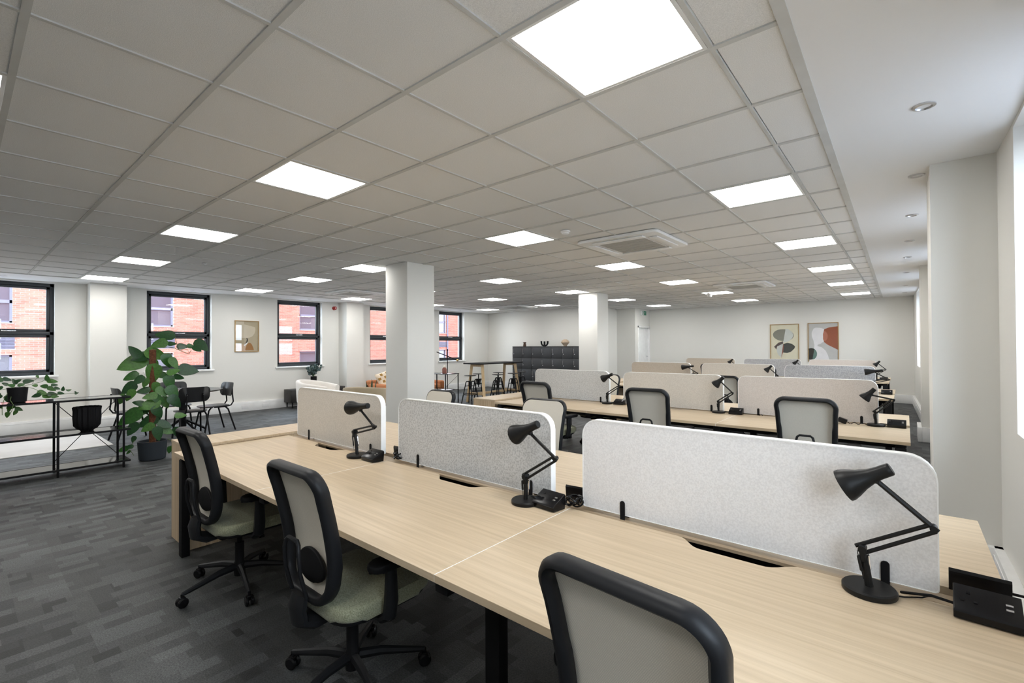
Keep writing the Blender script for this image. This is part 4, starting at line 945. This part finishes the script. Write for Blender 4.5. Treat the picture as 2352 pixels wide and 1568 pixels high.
# round table and chairs
TX, TY = -7.72, 2.36
rt_ = thing('round_table', 'round black table by the left windows', 'table', (TX, TY, 0))
b = BM(); lathe(b, [(0.0, 0.718), (0.57, 0.718), (0.60, 0.73), (0.60, 0.738), (0.597, 0.742), (0.0, 0.742)], 64); obj('table_top', b, mat('black_top', (0.012, 0.012, 0.013), 0.22, spec=0.7), rt_)
b = BM(); box(b, -0.04, 0.04, -0.04, 0.04, 0.03, 0.70, 0.004); box(b, -0.2, 0.2, -0.2, 0.2, 0.70, 0.718); obj('pedestal', b, 'black', rt_)
for k in range(4):
    b = BM(); a = k*PI/2 + 0.35; d = Vector((math.cos(a), math.sin(a), 0)); tube(b, [d*0.0 + Vector((0, 0, 0.26)), d*0.42 + Vector((0, 0, 0.02))], 0.02, 4, sx=1.2); obj('foot', b, 'black', rt_)
def make_side_chair():
    r = thing('side_chair', 'x', 'chair')
    b = BM(); prism(b, rrect(-0.205, 0.205, -0.20, 0.22, [0.12, 0.12, 0.07, 0.07], 6), 0.435, 0.452, bev=0.005)
    for v in b.verts: v.co.z += 0.06*max(0, -v.co.y-0.02)*0.3 - 0.12*max(0, v.co.y-0.14)
    obj('seat', b, mat('black_ply', (0.013, 0.013, 0.014), 0.33), r, 60)
    b = BM(); pl = rrect(-0.215, 0.215, 0.60, 0.84, [0.085, 0.085, 0.06, 0.06], 6); t = BM(); prism(t, pl, 0.0, 0.012, XZ, 0.004)
    bmesh.ops.subdivide_edges(t, edges=[e for e in t.edges if abs(e.verts[0].co.x-e.verts[1].co.x) > 0.2], cuts=6)
    for v in t.verts: v.co.y += -0.235 + 0.9*v.co.x**2 - 0.18*(v.co.z-0.7)
    _merge(b, t); obj('backrest', b, 'black_ply', r, 60)
    for s in (-1, 1):
        b = BM(); tube(b, [(s*0.12, 0.05, 0.425), (s*0.125, -0.12, 0.42), (s*0.125, -0.225, 0.44), (s*0.12, -0.265, 0.50), (s*0.115, -0.252, 0.62), (s*0.11, -0.252, 0.74)], 0.012, 8); obj('back_tube', b, 'black', r)
        b = BM(); tube(b, [(s*0.20, 0.235, 0.0), (s*0.175, 0.16, 0.38), (s*0.16, 0.12, 0.425), (s*0.12, 0.09, 0.43)], 0.014, 8); obj('leg', b, 'black', r)
        b = BM(); tube(b, [(s*0.21, -0.26, 0.0), (s*0.18, -0.15, 0.38), (s*0.165, -0.11, 0.425), (s*0.12, -0.08, 0.43)], 0.014, 8); obj('leg', b, 'black', r)
        b = BM(); lathe(b, [(0, 0), (0.007, 0.0), (0.005, 0.004), (0, 0.005)], 8, Matrix.Translation((s*0.11, -0.259, 0.72)) @ Matrix.Rotation(PI/2, 4, 'X')); obj('bolt', b, 'chrome', r)
    b = BM(); tube(b, [(-0.14, -0.06, 0.425), (0.14, -0.06, 0.425)], 0.009, 8); tube(b, [(-0.14, 0.09, 0.425), (0.14, 0.09, 0.425)], 0.009, 8); obj('seat_bar', b, 'black', r)
    return r
sc0 = make_side_chair()
for i, (x, y, a, lab) in enumerate([(-7.12, 2.32, 88, 'black plywood chair at the round table with its back to the camera'), (-7.58, 2.80, 186, 'black plywood chair at the right side of the round table'),
                                    (-8.32, 2.42, -92, 'black plywood chair on the window side of the round table'), (-7.75, 1.70, 5, 'black plywood chair half hidden behind the tall plant')]):
    o = sc0 if i == 0 else dup(sc0)
    o.location = (x, y, 0); o.rotation_euler = (0, 0, math.radians(a)); o['label'] = lab; o['group'] = 'black plywood chairs at the round table'

# ================================================================== PICTURES
def picture(name, label, M, w, h, back, shapes):
    """M places local (x right, y up, z out of the wall)"""
    r = thing(name, label, 'picture'); r.matrix_world = M
    t = 0.016
    b = BM(); box(b, 0, w, 0, t, 0, 0.028); box(b, 0, w, h-t, h, 0, 0.028); box(b, 0, t, t, h-t, 0, 0.028); box(b, w-t, w, t, h-t, 0, 0.028); obj('picture_frame', b, 'frame_wood', r, 0)
    b = BM(); box(b, t, w-t, t, h-t, 0.002, 0.008); pr_ = obj('print', b, back, r, 0)
    z = 0.008
    for (m, poly) in shapes:
        b = BM(); z2 = z + 0.0006
        P = [(min(max(t + x*(w-2*t), t), w-t), min(max(t + (1-y)*(h-2*t), t), h-t)) for x, y in poly]
        prism(b, P, z, z2); obj('print_shape', b, m, pr_, 0); z = z2
    b = BM(); box(b, t, w-t, t, h-t, 0.021, 0.023); obj('glazing', b, 'picture_glass', r, 0)
def ell(cx, cy, rx, ry, a0=0, a1=360, n=24, rot=0):
    out = []
    for k in range(n+1 if a1-a0 < 360 else n):
        a = math.radians(a0 + (a1-a0)*k/n); x, y = rx*math.cos(a), ry*math.sin(a); c, s = math.cos(rot), math.sin(rot)
        out.append((cx + x*c - y*s, cy + x*s + y*c))
    return out
M1 = Matrix(((0, 0, 1, XL), (1, 0, 0, 3.94), (0, 1, 0, 1.365), (0, 0, 0, 1)))
picture('abstract_picture', 'framed abstract print in taupe and brown between the left windows', M1, 0.52, 0.72, 'a_taupe',
        [('a_light', [(0.38, 0.0), (0.38, 0.56), (0.0, 0.56), (0.0, 0.0)]), ('a_light', [(0.38, 0.10), (0.86, 0.19), (0.88, 0.26), (0.84, 0.40), (0.74, 0.50), (0.60, 0.55), (0.38, 0.56)]), ('a_pink', [(0.0, 0.74), (0.45, 0.79), (0.45, 1.0), (0.0, 1.0)]),
         ('a_brown', [(0.42, 0.97), (0.44, 0.88), (0.5, 0.77), (0.58, 0.72), (0.66, 0.73), (0.72, 0.78), (0.78, 0.88), (0.81, 0.97)]),
         ('a_black', [(0.47, 0.55), (0.52, 0.57), (0.545, 0.63), (0.53, 0.68), (0.47, 0.73), (0.42, 0.75), (0.47, 0.68), (0.49, 0.62)]), ('a_white', [(0.36, 0.79), (0.46, 0.74), (0.54, 0.70), (0.50, 0.76), (0.42, 0.82), (0.38, 0.83)])])
M2 = Matrix(((1, 0, 0, -1.20), (0, 0, -1, YF), (0, 1, 0, 1.00), (0, 0, 0, 1)))
picture('abstract_picture', 'framed abstract print of grey and dark rounded shapes on cream', M2, 0.72, 1.05, 'b_cream',
        [('b_grey', ell(0.46, 0.29, 0.38, 0.165, rot=0.05)), ('b_pale', [(0.55, 0.11), (0.66, 0.13), (0.78, 0.21), (0.82, 0.29), (0.78, 0.38), (0.66, 0.46), (0.45, 0.51)]), ('b_brown', [(0.12, 0.61), (0.28, 0.50), (0.45, 0.46), (0.45, 0.55), (0.24, 0.60), (0.20, 0.69)]),
         ('b_dark', [(0.45, 0.54), (0.60, 0.505), (0.76, 0.53), (0.88, 0.60), (0.86, 0.66), (0.72, 0.76), (0.60, 0.785), (0.43, 0.775)]), ('b_pale', [(0.45, 0.525), (0.25, 0.60), (0.21, 0.72), (0.26, 0.83), (0.37, 0.92), (0.45, 0.60)]),
         ('b_red', [(0.45, 0.55), (0.475, 0.55), (0.46, 0.74), (0.38, 0.93)])])
M3 = Matrix(((1, 0, 0, -0.27), (0, 0, -1, YF), (0, 1, 0, 1.00), (0, 0, 0, 1)))
picture('abstract_picture', 'framed abstract print of rust, white and dark shapes on grey', M3, 0.70, 1.06, 'c_grey',
        [('c_white', [(0.17, 0.14), (0.26, 0.11), (0.42, 0.12), (0.55, 0.16), (0.52, 0.35), (0.52, 0.48), (0.42, 0.54), (0.32, 0.56), (0.30, 0.60), (0.45, 0.63), (0.58, 0.72), (0.66, 0.84), (0.72, 1.0), (0.13, 1.0), (0.18, 0.7), (0.20, 0.58), (0.17, 0.46), (0.12, 0.36), (0.11, 0.25)]),
         ('c_rust', [(1.0, 0.09), (0.72, 0.11), (0.54, 0.16), (0.50, 0.30), (0.50, 0.42), (0.54, 0.50), (0.66, 0.57), (1.0, 0.70)]), ('c_rust2', ell(0.51, 0.34, 0.15, 0.14, -80, 80) + [(0.50, 0.42), (0.50, 0.28)]),
         ('c_teal', ell(0.10, 0.81, 0.19, 0.155)), ('c_black', [(0.0, 0.665), (0.10, 0.655), (0.2, 0.68), (0.16, 0.82), (0.13, 0.96), (0.05, 0.965), (0.0, 0.95)])])

# ================================================================== LOUNGE
sb = thing('sideboard', 'low black sideboard under the left window', 'sideboard', (-9.84, 5.02, 0))
b = BM(); box(b, 0, 0.36, 0, 1.42, 0.13, 0.44, 0.004); obj('cabinet_body', b, mat('black_wood', (0.016, 0.015, 0.014), 0.45), sb)
for k in range(3):
    b = BM(); box(b, 0.36, 0.374, 0.01+k*0.47, 0.46+k*0.47, 0.14, 0.43, 0.003); d = obj('cabinet_door', b, 'black_wood', sb)
    b = BM(); box(b, 0.374, 0.384, 0.38+k*0.47, 0.44+k*0.47, 0.38, 0.388, 0.002); obj('handle', b, 'black', d)
for (x, y) in ((0.04, 0.06), (0.32, 0.06), (0.04, 1.36), (0.32, 1.36)):
    b = BM(); tube(b, [(x, y, 0), (x, y, 0.13)], [0.011, 0.017], 8); obj('leg', b, 'black', sb)
ev = thing('eucalyptus_vase', 'tall black vase of blue-green eucalyptus on the sideboard', 'vase', (-9.64, 5.67, 0.44))
b = BM(); lathe(b, [(0.0, 0.0), (0.07, 0.0), (0.075, 0.01), (0.075, 0.29), (0.068, 0.29), (0.065, 0.02), (0, 0.02)], 24); obj('vase_body', b, 'black_soft', ev)
rnd = random.Random(11); b = BM(); stb = BM()
for k in range(16):
    a = rnd.uniform(0, 2*PI); sp_ = rnd.uniform(0.08, 0.38); h = rnd.uniform(0.12, 0.38)
    p0 = Vector((0, 0, 0.25)); p2 = Vector((sp_*math.cos(a)*0.38, sp_*math.sin(a), 0.29+h*(1-sp_*0.9))); p1 = p0.lerp(p2, 0.5) + Vector((0, 0, 0.05))
    tube(stb, [p0, p1, p2], 0.0025, 5)
    for j in range(9):
        t = 0.35 + 0.65*j/8; p = p0*(1-t)**2 + p1*2*t*(1-t) + p2*t*t; p = p + Vector((rnd.uniform(-.02, .02), rnd.uniform(-.025, .025), rnd.uniform(-.02, .02)))
        rr = rnd.uniform(0.026, 0.045); R = Euler((rnd.uniform(0, 3), rnd.uniform(0, 3), rnd.uniform(0, 3))).to_matrix().to_4x4()
        vs = [b.verts.new(Matrix.Translation(p) @ R @ Vector((rr*math.cos(q*PI/4), rr*0.8*math.sin(q*PI/4), 0.003*math.cos(q*PI/2)))) for q in range(8)]; b.faces.new(vs)
obj('stems', stb, 'stem', ev); o = obj('eucalyptus_leaves', b, 'eucalyptus', ev, 0); o['kind'] = 'stuff'

def tub_chair(name, label, loc, rz, m, H, rad, droop):
    """faces +x"""
    r = thing(name, label, 'armchair', loc, rz)
    b = BM(); n = 30; ring = []
    for k in range(n+1):
        a = math.radians(45 + 270*k/n); t = abs(a-PI)/math.radians(135)
        h = H - droop*t**1.5
        fl = 0.0
        ro, ri = rad, rad-0.075
        ca, sa = math.cos(a), math.sin(a); sh = 0.0 if ca < 0 else ca*0.18
        ring.append([(ca*(ro-0.05)+sh, sa*(ro-0.05), 0.19), (ca*ro+sh, sa*ro, 0.30), (ca*(ro+0.02)+sh, sa*(ro+0.02), h-0.03), (ca*(ro+0.005)+sh, sa*(ro+0.005), h-0.006), (ca*(ri+ro)/2+sh, sa*(ri+ro)/2, h), (ca*(ri+0.01)+sh, sa*(ri+0.01), h-0.012), (ca*ri+sh, sa*ri, h-0.05), (ca*(ri-0.03)+sh, sa*(ri-0.03), 0.30), (ca*(ri-0.06)+sh, sa*(ri-0.06), 0.19)])
    V = [[b.verts.new(p) for p in q] for q in ring]
    for A, B in zip(V, V[1:]):
        for k in range(len(A)): b.faces.new((A[k], A[(k+1) % len(A)], B[(k+1) % len(A)], B[k]))
    b.faces.new(V[0]); b.faces.new(V[-1][::-1])
    obj('shell', b, m, r, 60)
    b = BM(); prism(b, rrect(-rad+0.10, rad*0.86, -rad+0.10, rad-0.10, [0.16, 0.06, 0.06, 0.16], 6), 0.24, 0.40, bev=0.03); obj('seat_cushion', b, m, r, 60)
    b = BM(); prism(b, rrect(-rad+0.08, rad*0.82, -rad+0.10, rad-0.10, 0.12, 6), 0.18, 0.25); obj('seat_base', b, m, r)
    for (x, y) in ((-0.24, -0.22), (-0.24, 0.22), (0.24, -0.24), (0.24, 0.24)):
        b = BM(); tube(b, [(x*1.12, y*1.12, 0), (x, y, 0.19)], [0.010, 0.019], 8); obj('leg', b, 'black', r)
tub_chair('tub_armchair', 'cream tub armchair behind the beige foreground screen', (-8.10, 4.93, 0), math.radians(35), 'cream', 0.76, 0.38, 0.14)
tub_chair('tub_armchair', 'taupe tub armchair beside the white column, back to the camera', (-6.86, 5.36, 0), math.radians(125), 'taupe', 0.665, 0.42, 0.10)
b = BM(); box(b, -8.0, -5.8, 5.3, 7.6, 0.0, 0.012, 0.004)
one('lounge_rug', b, 'rug', 'pale lounge rug under the taupe armchair', 'rug')
# sofa facing +x
sf = thing('orange_sofa', 'burnt orange two seat sofa beyond the armchairs', 'sofa', (-8.55, 6.71, 0))
b = BM(); box(b, -0.42, -0.22, 0.0, 2.0, 0.14, 0.60, 0.05); obj('sofa_back', b, 'orange', sf, 60)
b = BM(); box(b, -0.24, 0.40, 0.14, 1.86, 0.14, 0.30, 0.03); obj('sofa_base', b, 'orange', sf, 60)
for k in range(2):
    b = BM(); box(b, -0.22, 0.42, 0.15+k*0.86, 1.0+k*0.86, 0.30, 0.43, 0.04); obj('seat_cushion', b, 'orange_toplit', sf, 60)
for y in (0.0, 1.85):
    b = BM(); box(b, -0.42, 0.42, y, y+0.15, 0.14, 0.52, 0.045); obj('sofa_arm', b, 'orange', sf, 60)
for (x, y) in ((-0.36, 0.08), (0.34, 0.08), (-0.36, 1.92), (0.34, 1.92)):
    b = BM(); tube(b, [(x, y, 0), (x, y, 0.15)], 0.014, 8); obj('leg', b, 'black', sf)
cu = thing('patterned_cushion', 'mustard and cream patterned cushion leaning on the orange sofa', 'cushion', (-8.52, 7.05, 0.425))
cm = Matrix.Rotation(math.radians(-18), 4, 'Y') @ Matrix.Rotation(math.radians(14), 4, 'X')
def pillow(b, s, th, M):
    n = 12; top, bot = [], []
    for i in range(n+1):
        r1, r2 = [], []
        for j in range(n+1):
            u, v = -1+2*i/n, -1+2*j/n; k = (1-u**4)*(1-v**4); e = 1-0.06*(1-abs(u*v)); 
            p = Vector((0, u*s*e, v*s*e+s))
            r1.append(b.verts.new(M @ (p + Vector((th*k**0.6, 0, 0))))); r2.append(b.verts.new(M @ (p - Vector((th*k**0.6+0.001, 0, 0)))))
        top.append(r1); bot.append(r2)
    for i in range(n):
        for j in range(n):
            b.faces.new((top[i][j], top[i+1][j], top[i+1][j+1], top[i][j+1])); b.faces.new((bot[i][j], bot[i][j+1], bot[i+1][j+1], bot[i+1][j]))
    bmesh.ops.remove_doubles(b, verts=b.verts, dist=0.004)
b = BM(); pillow(b, 0.20, 0.06, cm); obj('cushion_body', b, 'cushion', cu, 80)
for i in range(4):
    for j in range(4):
        if (i+j) % 2: continue
        b = BM(); pts = []
        for (du, dv) in ((0.06, 0.08), (0.44, 0.08), (0.44, 0.42), (0.06, 0.42)):
            u = -0.92 + (i+du*2)*0.46; v = -0.92 + (j+dv*2)*0.46; k = max(0.0, (1-u**4)*(1-v**4)); pts.append(cm @ Vector((0.06*k**0.6 + 0.010, u*0.2, v*0.2+0.2)))
        vs = [b.verts.new(p) for p in pts]; b.faces.new(vs); ex_ = bmesh.ops.extrude_face_region(b, geom=b.faces[:]); bmesh.ops.translate(b, vec=(-0.012, 0, 0), verts=[v for v in ex_['geom'] if isinstance(v, bmesh.types.BMVert)])
        obj('cushion_patch', b, 'mustard', cu, 0)
# snake plant
sn = thing('snake_plant', 'small snake plant with dark upright blades before the orange sofa', 'plant', (-7.75, 6.08, 0))
b = BM(); lathe(b, [(0, 0), (0.11, 0), (0.13, 0.02), (0.14, 0.28), (0.13, 0.28), (0.12, 0.24), (0, 0.24)], 24); obj('pot', b, 'pot_grey', sn)
for k, (dx, dy, h, tl) in enumerate([(-0.05, -0.07, 0.70, -0.03), (0.02, 0.0, 0.72, 0.0), (0.0, 0.03, 0.70, 0.02), (0.05, 0.08, 0.71, 0.05), (-0.06, 0.05, 0.60, 0.03)]):
    b = BM(); tube(b, [(dx*0.5, dy*0.5, 0.23), (dx*0.8, dy*0.9, 0.4), (dx, dy+tl*0.5, h-0.1), (dx, dy+tl, h)], [0.016, 0.024, 0.018, 0.002], 6, sx=0.25); obj('blade', b, 'snake', sn)

# console, vase, floor lamp
cs = thing('console_shelf', 'black metal console shelf beyond the white column', 'console', (-8.02, 7.88, 0))
for z in (0.35, 0.76):
    b = BM(); box(b, -0.02, 0.86, -0.02, 0.46, z-0.012, z+0.006, 0.002); obj('shelf_board', b, 'black_shelf', cs)
for x in (0.0, 0.84):
    for y in (0.0, 0.44):
        b = BM(); box(b, x-0.011, x+0.011, y-0.011, y+0.011, 0, 0.75, 0.002); obj('post', b, 'black', cs)
for (z0, z1) in ((0.1, 0.72),):
    b = BM(); tube(b, [(0.0, 0.44, z0), (0.84, 0.44, z1)], 0.004, 6); obj('brace', b, 'black', cs)
tv = thing('terracotta_vase', 'arched terracotta vase with a cream bloom on the console', 'vase', (-7.42, 8.06, 0.766))
b = BM(); prism(b, [(-0.055, 0.0), (0.055, 0.0)] + [(0.055*math.cos(a*PI/12), 0.10+0.055*math.sin(a*PI/12)) for a in range(13)], -0.03, 0.03, XZ, 0.006); obj('vase_body', b, 'terracotta', tv)
b = BM(); lathe(b, [(0, 0.15), (0.02, 0.155), (0.032, 0.18), (0.022, 0.205), (0, 0.21)], 12); obj('bloom', b, 'blossom', tv)
fl = thing('floor_lamp', 'slim black floor lamp with tilted arm and brass ball weight', 'lamp', (-7.92, 8.62, 0))
b = BM(); lathe(b, [(0, 0), (0.09, 0), (0.09, 0.012), (0.0, 0.016)], 28); obj('lamp_base', b, 'black', fl)
b = BM(); tube(b, [(0, 0, 0.01), (0, 0, 1.37)], 0.011, 8); lathe(b, [(0.02, 1.35), (0.02, 1.39), (0, 1.39)], 10); obj('pole', b, 'black', fl)
dv = Vector((0.766, 0.643, 0)); b = BM(); tube(b, [dv*-0.30 + Vector((0, 0, 1.315)), dv*0.26 + Vector((0, 0, 1.09))], 0.012, 8); obj('arm', b, 'black', fl)
b = BM(); c = dv*0.275 + Vector((0, 0, 1.085)); lathe(b, [(0, -0.035), (0.02, -0.03), (0.033, -0.01), (0.033, 0.01), (0.02, 0.03), (0, 0.035)], 16, Matrix.Translation(c)); obj('brass_weight', b, 'brass', fl)

# bar table and stools
bt = thing('bar_table', 'high bar table with black top and oak trestle legs', 'table', (-6.80, 9.3, 0))
b = BM(); prism(b, rrect(-0.34, 0.34, -0.85, 0.85, 0.03), 0.998, 1.03, bev=0.004); obj('table_top', b, mat('black_top2', (0.012, 0.012, 0.013), 0.6, spec=0.2), bt)
for y in (-0.66, 0.66):
    s = 1 if y > 0 else -1
    for x in (-1, 1):
        b = BM(); t = 0.032
        tube(b, [(x*0.31, y+s*0.05, 0), (x*0.19, y, 0.996)], 0.052, 4, upv=(1, 0, 0)); obj('leg', b, 'oak_leg', bt, 0)
    b = BM(); box(b, -0.20, 0.20, y-0.03, y+0.03, 0.935, 0.996, 0.003); obj('top_rail', b, 'oak_leg', bt)
    b = BM(); box(b, -0.28, 0.28, y-0.022+s*0.035, y+0.022+s*0.035, 0.20, 0.26, 0.003); obj('foot_rail', b, 'oak_leg', bt)
b = BM(); box(b, -0.03, 0.03, -0.66, 0.66, 0.20, 0.26, 0.003); obj('stretcher', b, 'oak_leg', bt)
def make_stool():
    r = thing('bar_stool', 'x', 'stool')
    b = BM(); lathe(b, [(0, 0.700), (0.05, 0.702), (0.15, 0.712), (0.158, 0.718), (0.155, 0.724), (0.10, 0.716), (0, 0.712)], 28); obj('seat', b, mat('stool_black', (0.013, 0.013, 0.014), 0.35), r, 60)
    b = BM(); tube(b, [(0, 0, 0.36), (0, 0, 0.705)], 0.013, 8); lathe(b, [(0.03, 0.42), (0.045, 0.44), (0.045, 0.56), (0.02, 0.575)], 14); obj('spindle', b, 'black', r)
    for k in range(4):
        a = k*PI/2 + PI/4; d = Vector((math.cos(a), math.sin(a), 0))
        b = BM(); tube(b, [d*0.23, d*0.115 + Vector((0, 0, 0.54)), d*0.095 + Vector((0, 0, 0.57)), d*0.03 + Vector((0, 0, 0.57))], 0.014, 6); obj('leg', b, 'black', r)
        b = BM(); tube(b, [d*0.04 + Vector((0, 0, 0.46)), d*0.135 + Vector((0, 0, 0.45))], 0.009, 6); obj('leg_brace', b, 'black', r)
    b = BM(); tube(b, [(0.178*math.cos(q*PI/12), 0.178*math.sin(q*PI/12), 0.24) for q in range(24)], 0.009, 6, True); obj('foot_ring', b, 'black', r)
    return r
st0 = make_stool()
STW = ['leftmost, at the near end of the bar table', 'second from the left, on the window side of the bar table', 'at the middle of the bar table on the desk side', 'behind the middle stool on the window side of the bar table', 'at the right part of the bar table on the desk side', 'farthest, at the locker end of the bar table']
for i, (x, y, a) in enumerate([(-6.75, 8.34, 10), (-7.12, 9.02, 30), (-6.44, 9.05, 5), (-7.08, 9.79, 45), (-6.47, 9.72, 20), (-6.80, 10.45, 0)]):
    o = st0 if i == 0 else dup(st0); o.location = (x, y, 0); o.rotation_euler = (0, 0, math.radians(a)); o['label'] = 'black screw-height bar stool, ' + STW[i]; o['group'] = 'black bar stools'

# lockers
def make_locker_bank(x0, ncol, label):
    w, h, d = 0.392, 0.355, 0.48; r = thing('locker_bank', label, 'lockers', (x0, 11.74, 0))
    b = BM(); box(b, 0, ncol*w, 0.02, d, 0, 4*h+0.02, 0.003); obj('carcass', b, 'locker_gap', r)
    b = BM(); box(b, -0.004, ncol*w+0.004, -0.004, d+0.004, 4*h+0.02, 4*h+0.034, 0.002); obj('locker_top', b, 'locker', r)
    for i in range(ncol):
        for j in range(4):
            q = BM(); box(q, i*w+0.003, (i+1)*w-0.003, 0.0, 0.02, j*h+0.013, (j+1)*h+0.007, 0.002); o = obj('locker_door', q, 'locker', r)
            q = BM(); boxc(q, (i*w+0.035, -0.004, j*h+0.245), (0.012, 0.010, 0.13), 0.002); obj('door_handle', q, mat('handle_grey', (0.25, 0.25, 0.25), 0.5), o)
            q = BM(); boxc(q, (i*w+0.06, -0.005, j*h+0.145), (0.03, 0.012, 0.018), 0.003); obj('lock', q, 'steel', o)
make_locker_bank(-8.19, 2, 'narrow dark grey locker bank at the left of the lockers')
make_locker_bank(-7.40, 5, 'wide dark grey locker bank behind the farther column')
LT = 4*0.355+0.034
b = BM(); lathe(b, [(0, 0), (0.052, 0), (0.055, 0.01), (0.036, 0.105), (0.042, 0.12), (0.062, 0.135), (0.060, 0.142), (0.03, 0.135), (0.0, 0.13)], 24); one('tapered_vase', b, 'brown_vase', 'small dark brown flared vase on top of the lockers', 'vase', (-7.86, 11.98, LT))
cdh = thing('candle_holder', 'black three-armed candle holder on top of the lockers', 'candle holder', (-7.05, 11.98, LT))
b = BM(); tube(b, [(-0.125, 0, 0.165), (-0.12, 0, 0.09), (-0.09, 0, 0.04), (-0.04, 0, 0.022), (0.04, 0, 0.022), (0.09, 0, 0.04), (0.12, 0, 0.09), (0.125, 0, 0.165)], [0.03, 0.028, 0.026, 0.026, 0.026, 0.026, 0.028, 0.03], 12); obj('curved_arm', b, 'black_soft', cdh)
b = BM(); tube(b, [(0, 0, 0.02), (0, 0, 0.16)], 0.03, 12); obj('centre_cup', b, 'black_soft', cdh)
b = BM(); lathe(b, [(0, 0), (0.05, 0), (0.055, 0.025), (0.09, 0.065), (0.128, 0.11), (0.13, 0.125), (0.11, 0.165), (0.07, 0.20), (0.045, 0.212), (0.035, 0.205), (0.0, 0.19)], 10); one('faceted_vase', b, 'sand_vase', 'sand coloured faceted round vase on top of the lockers', 'vase', (-6.26, 11.98, LT), smooth=15)
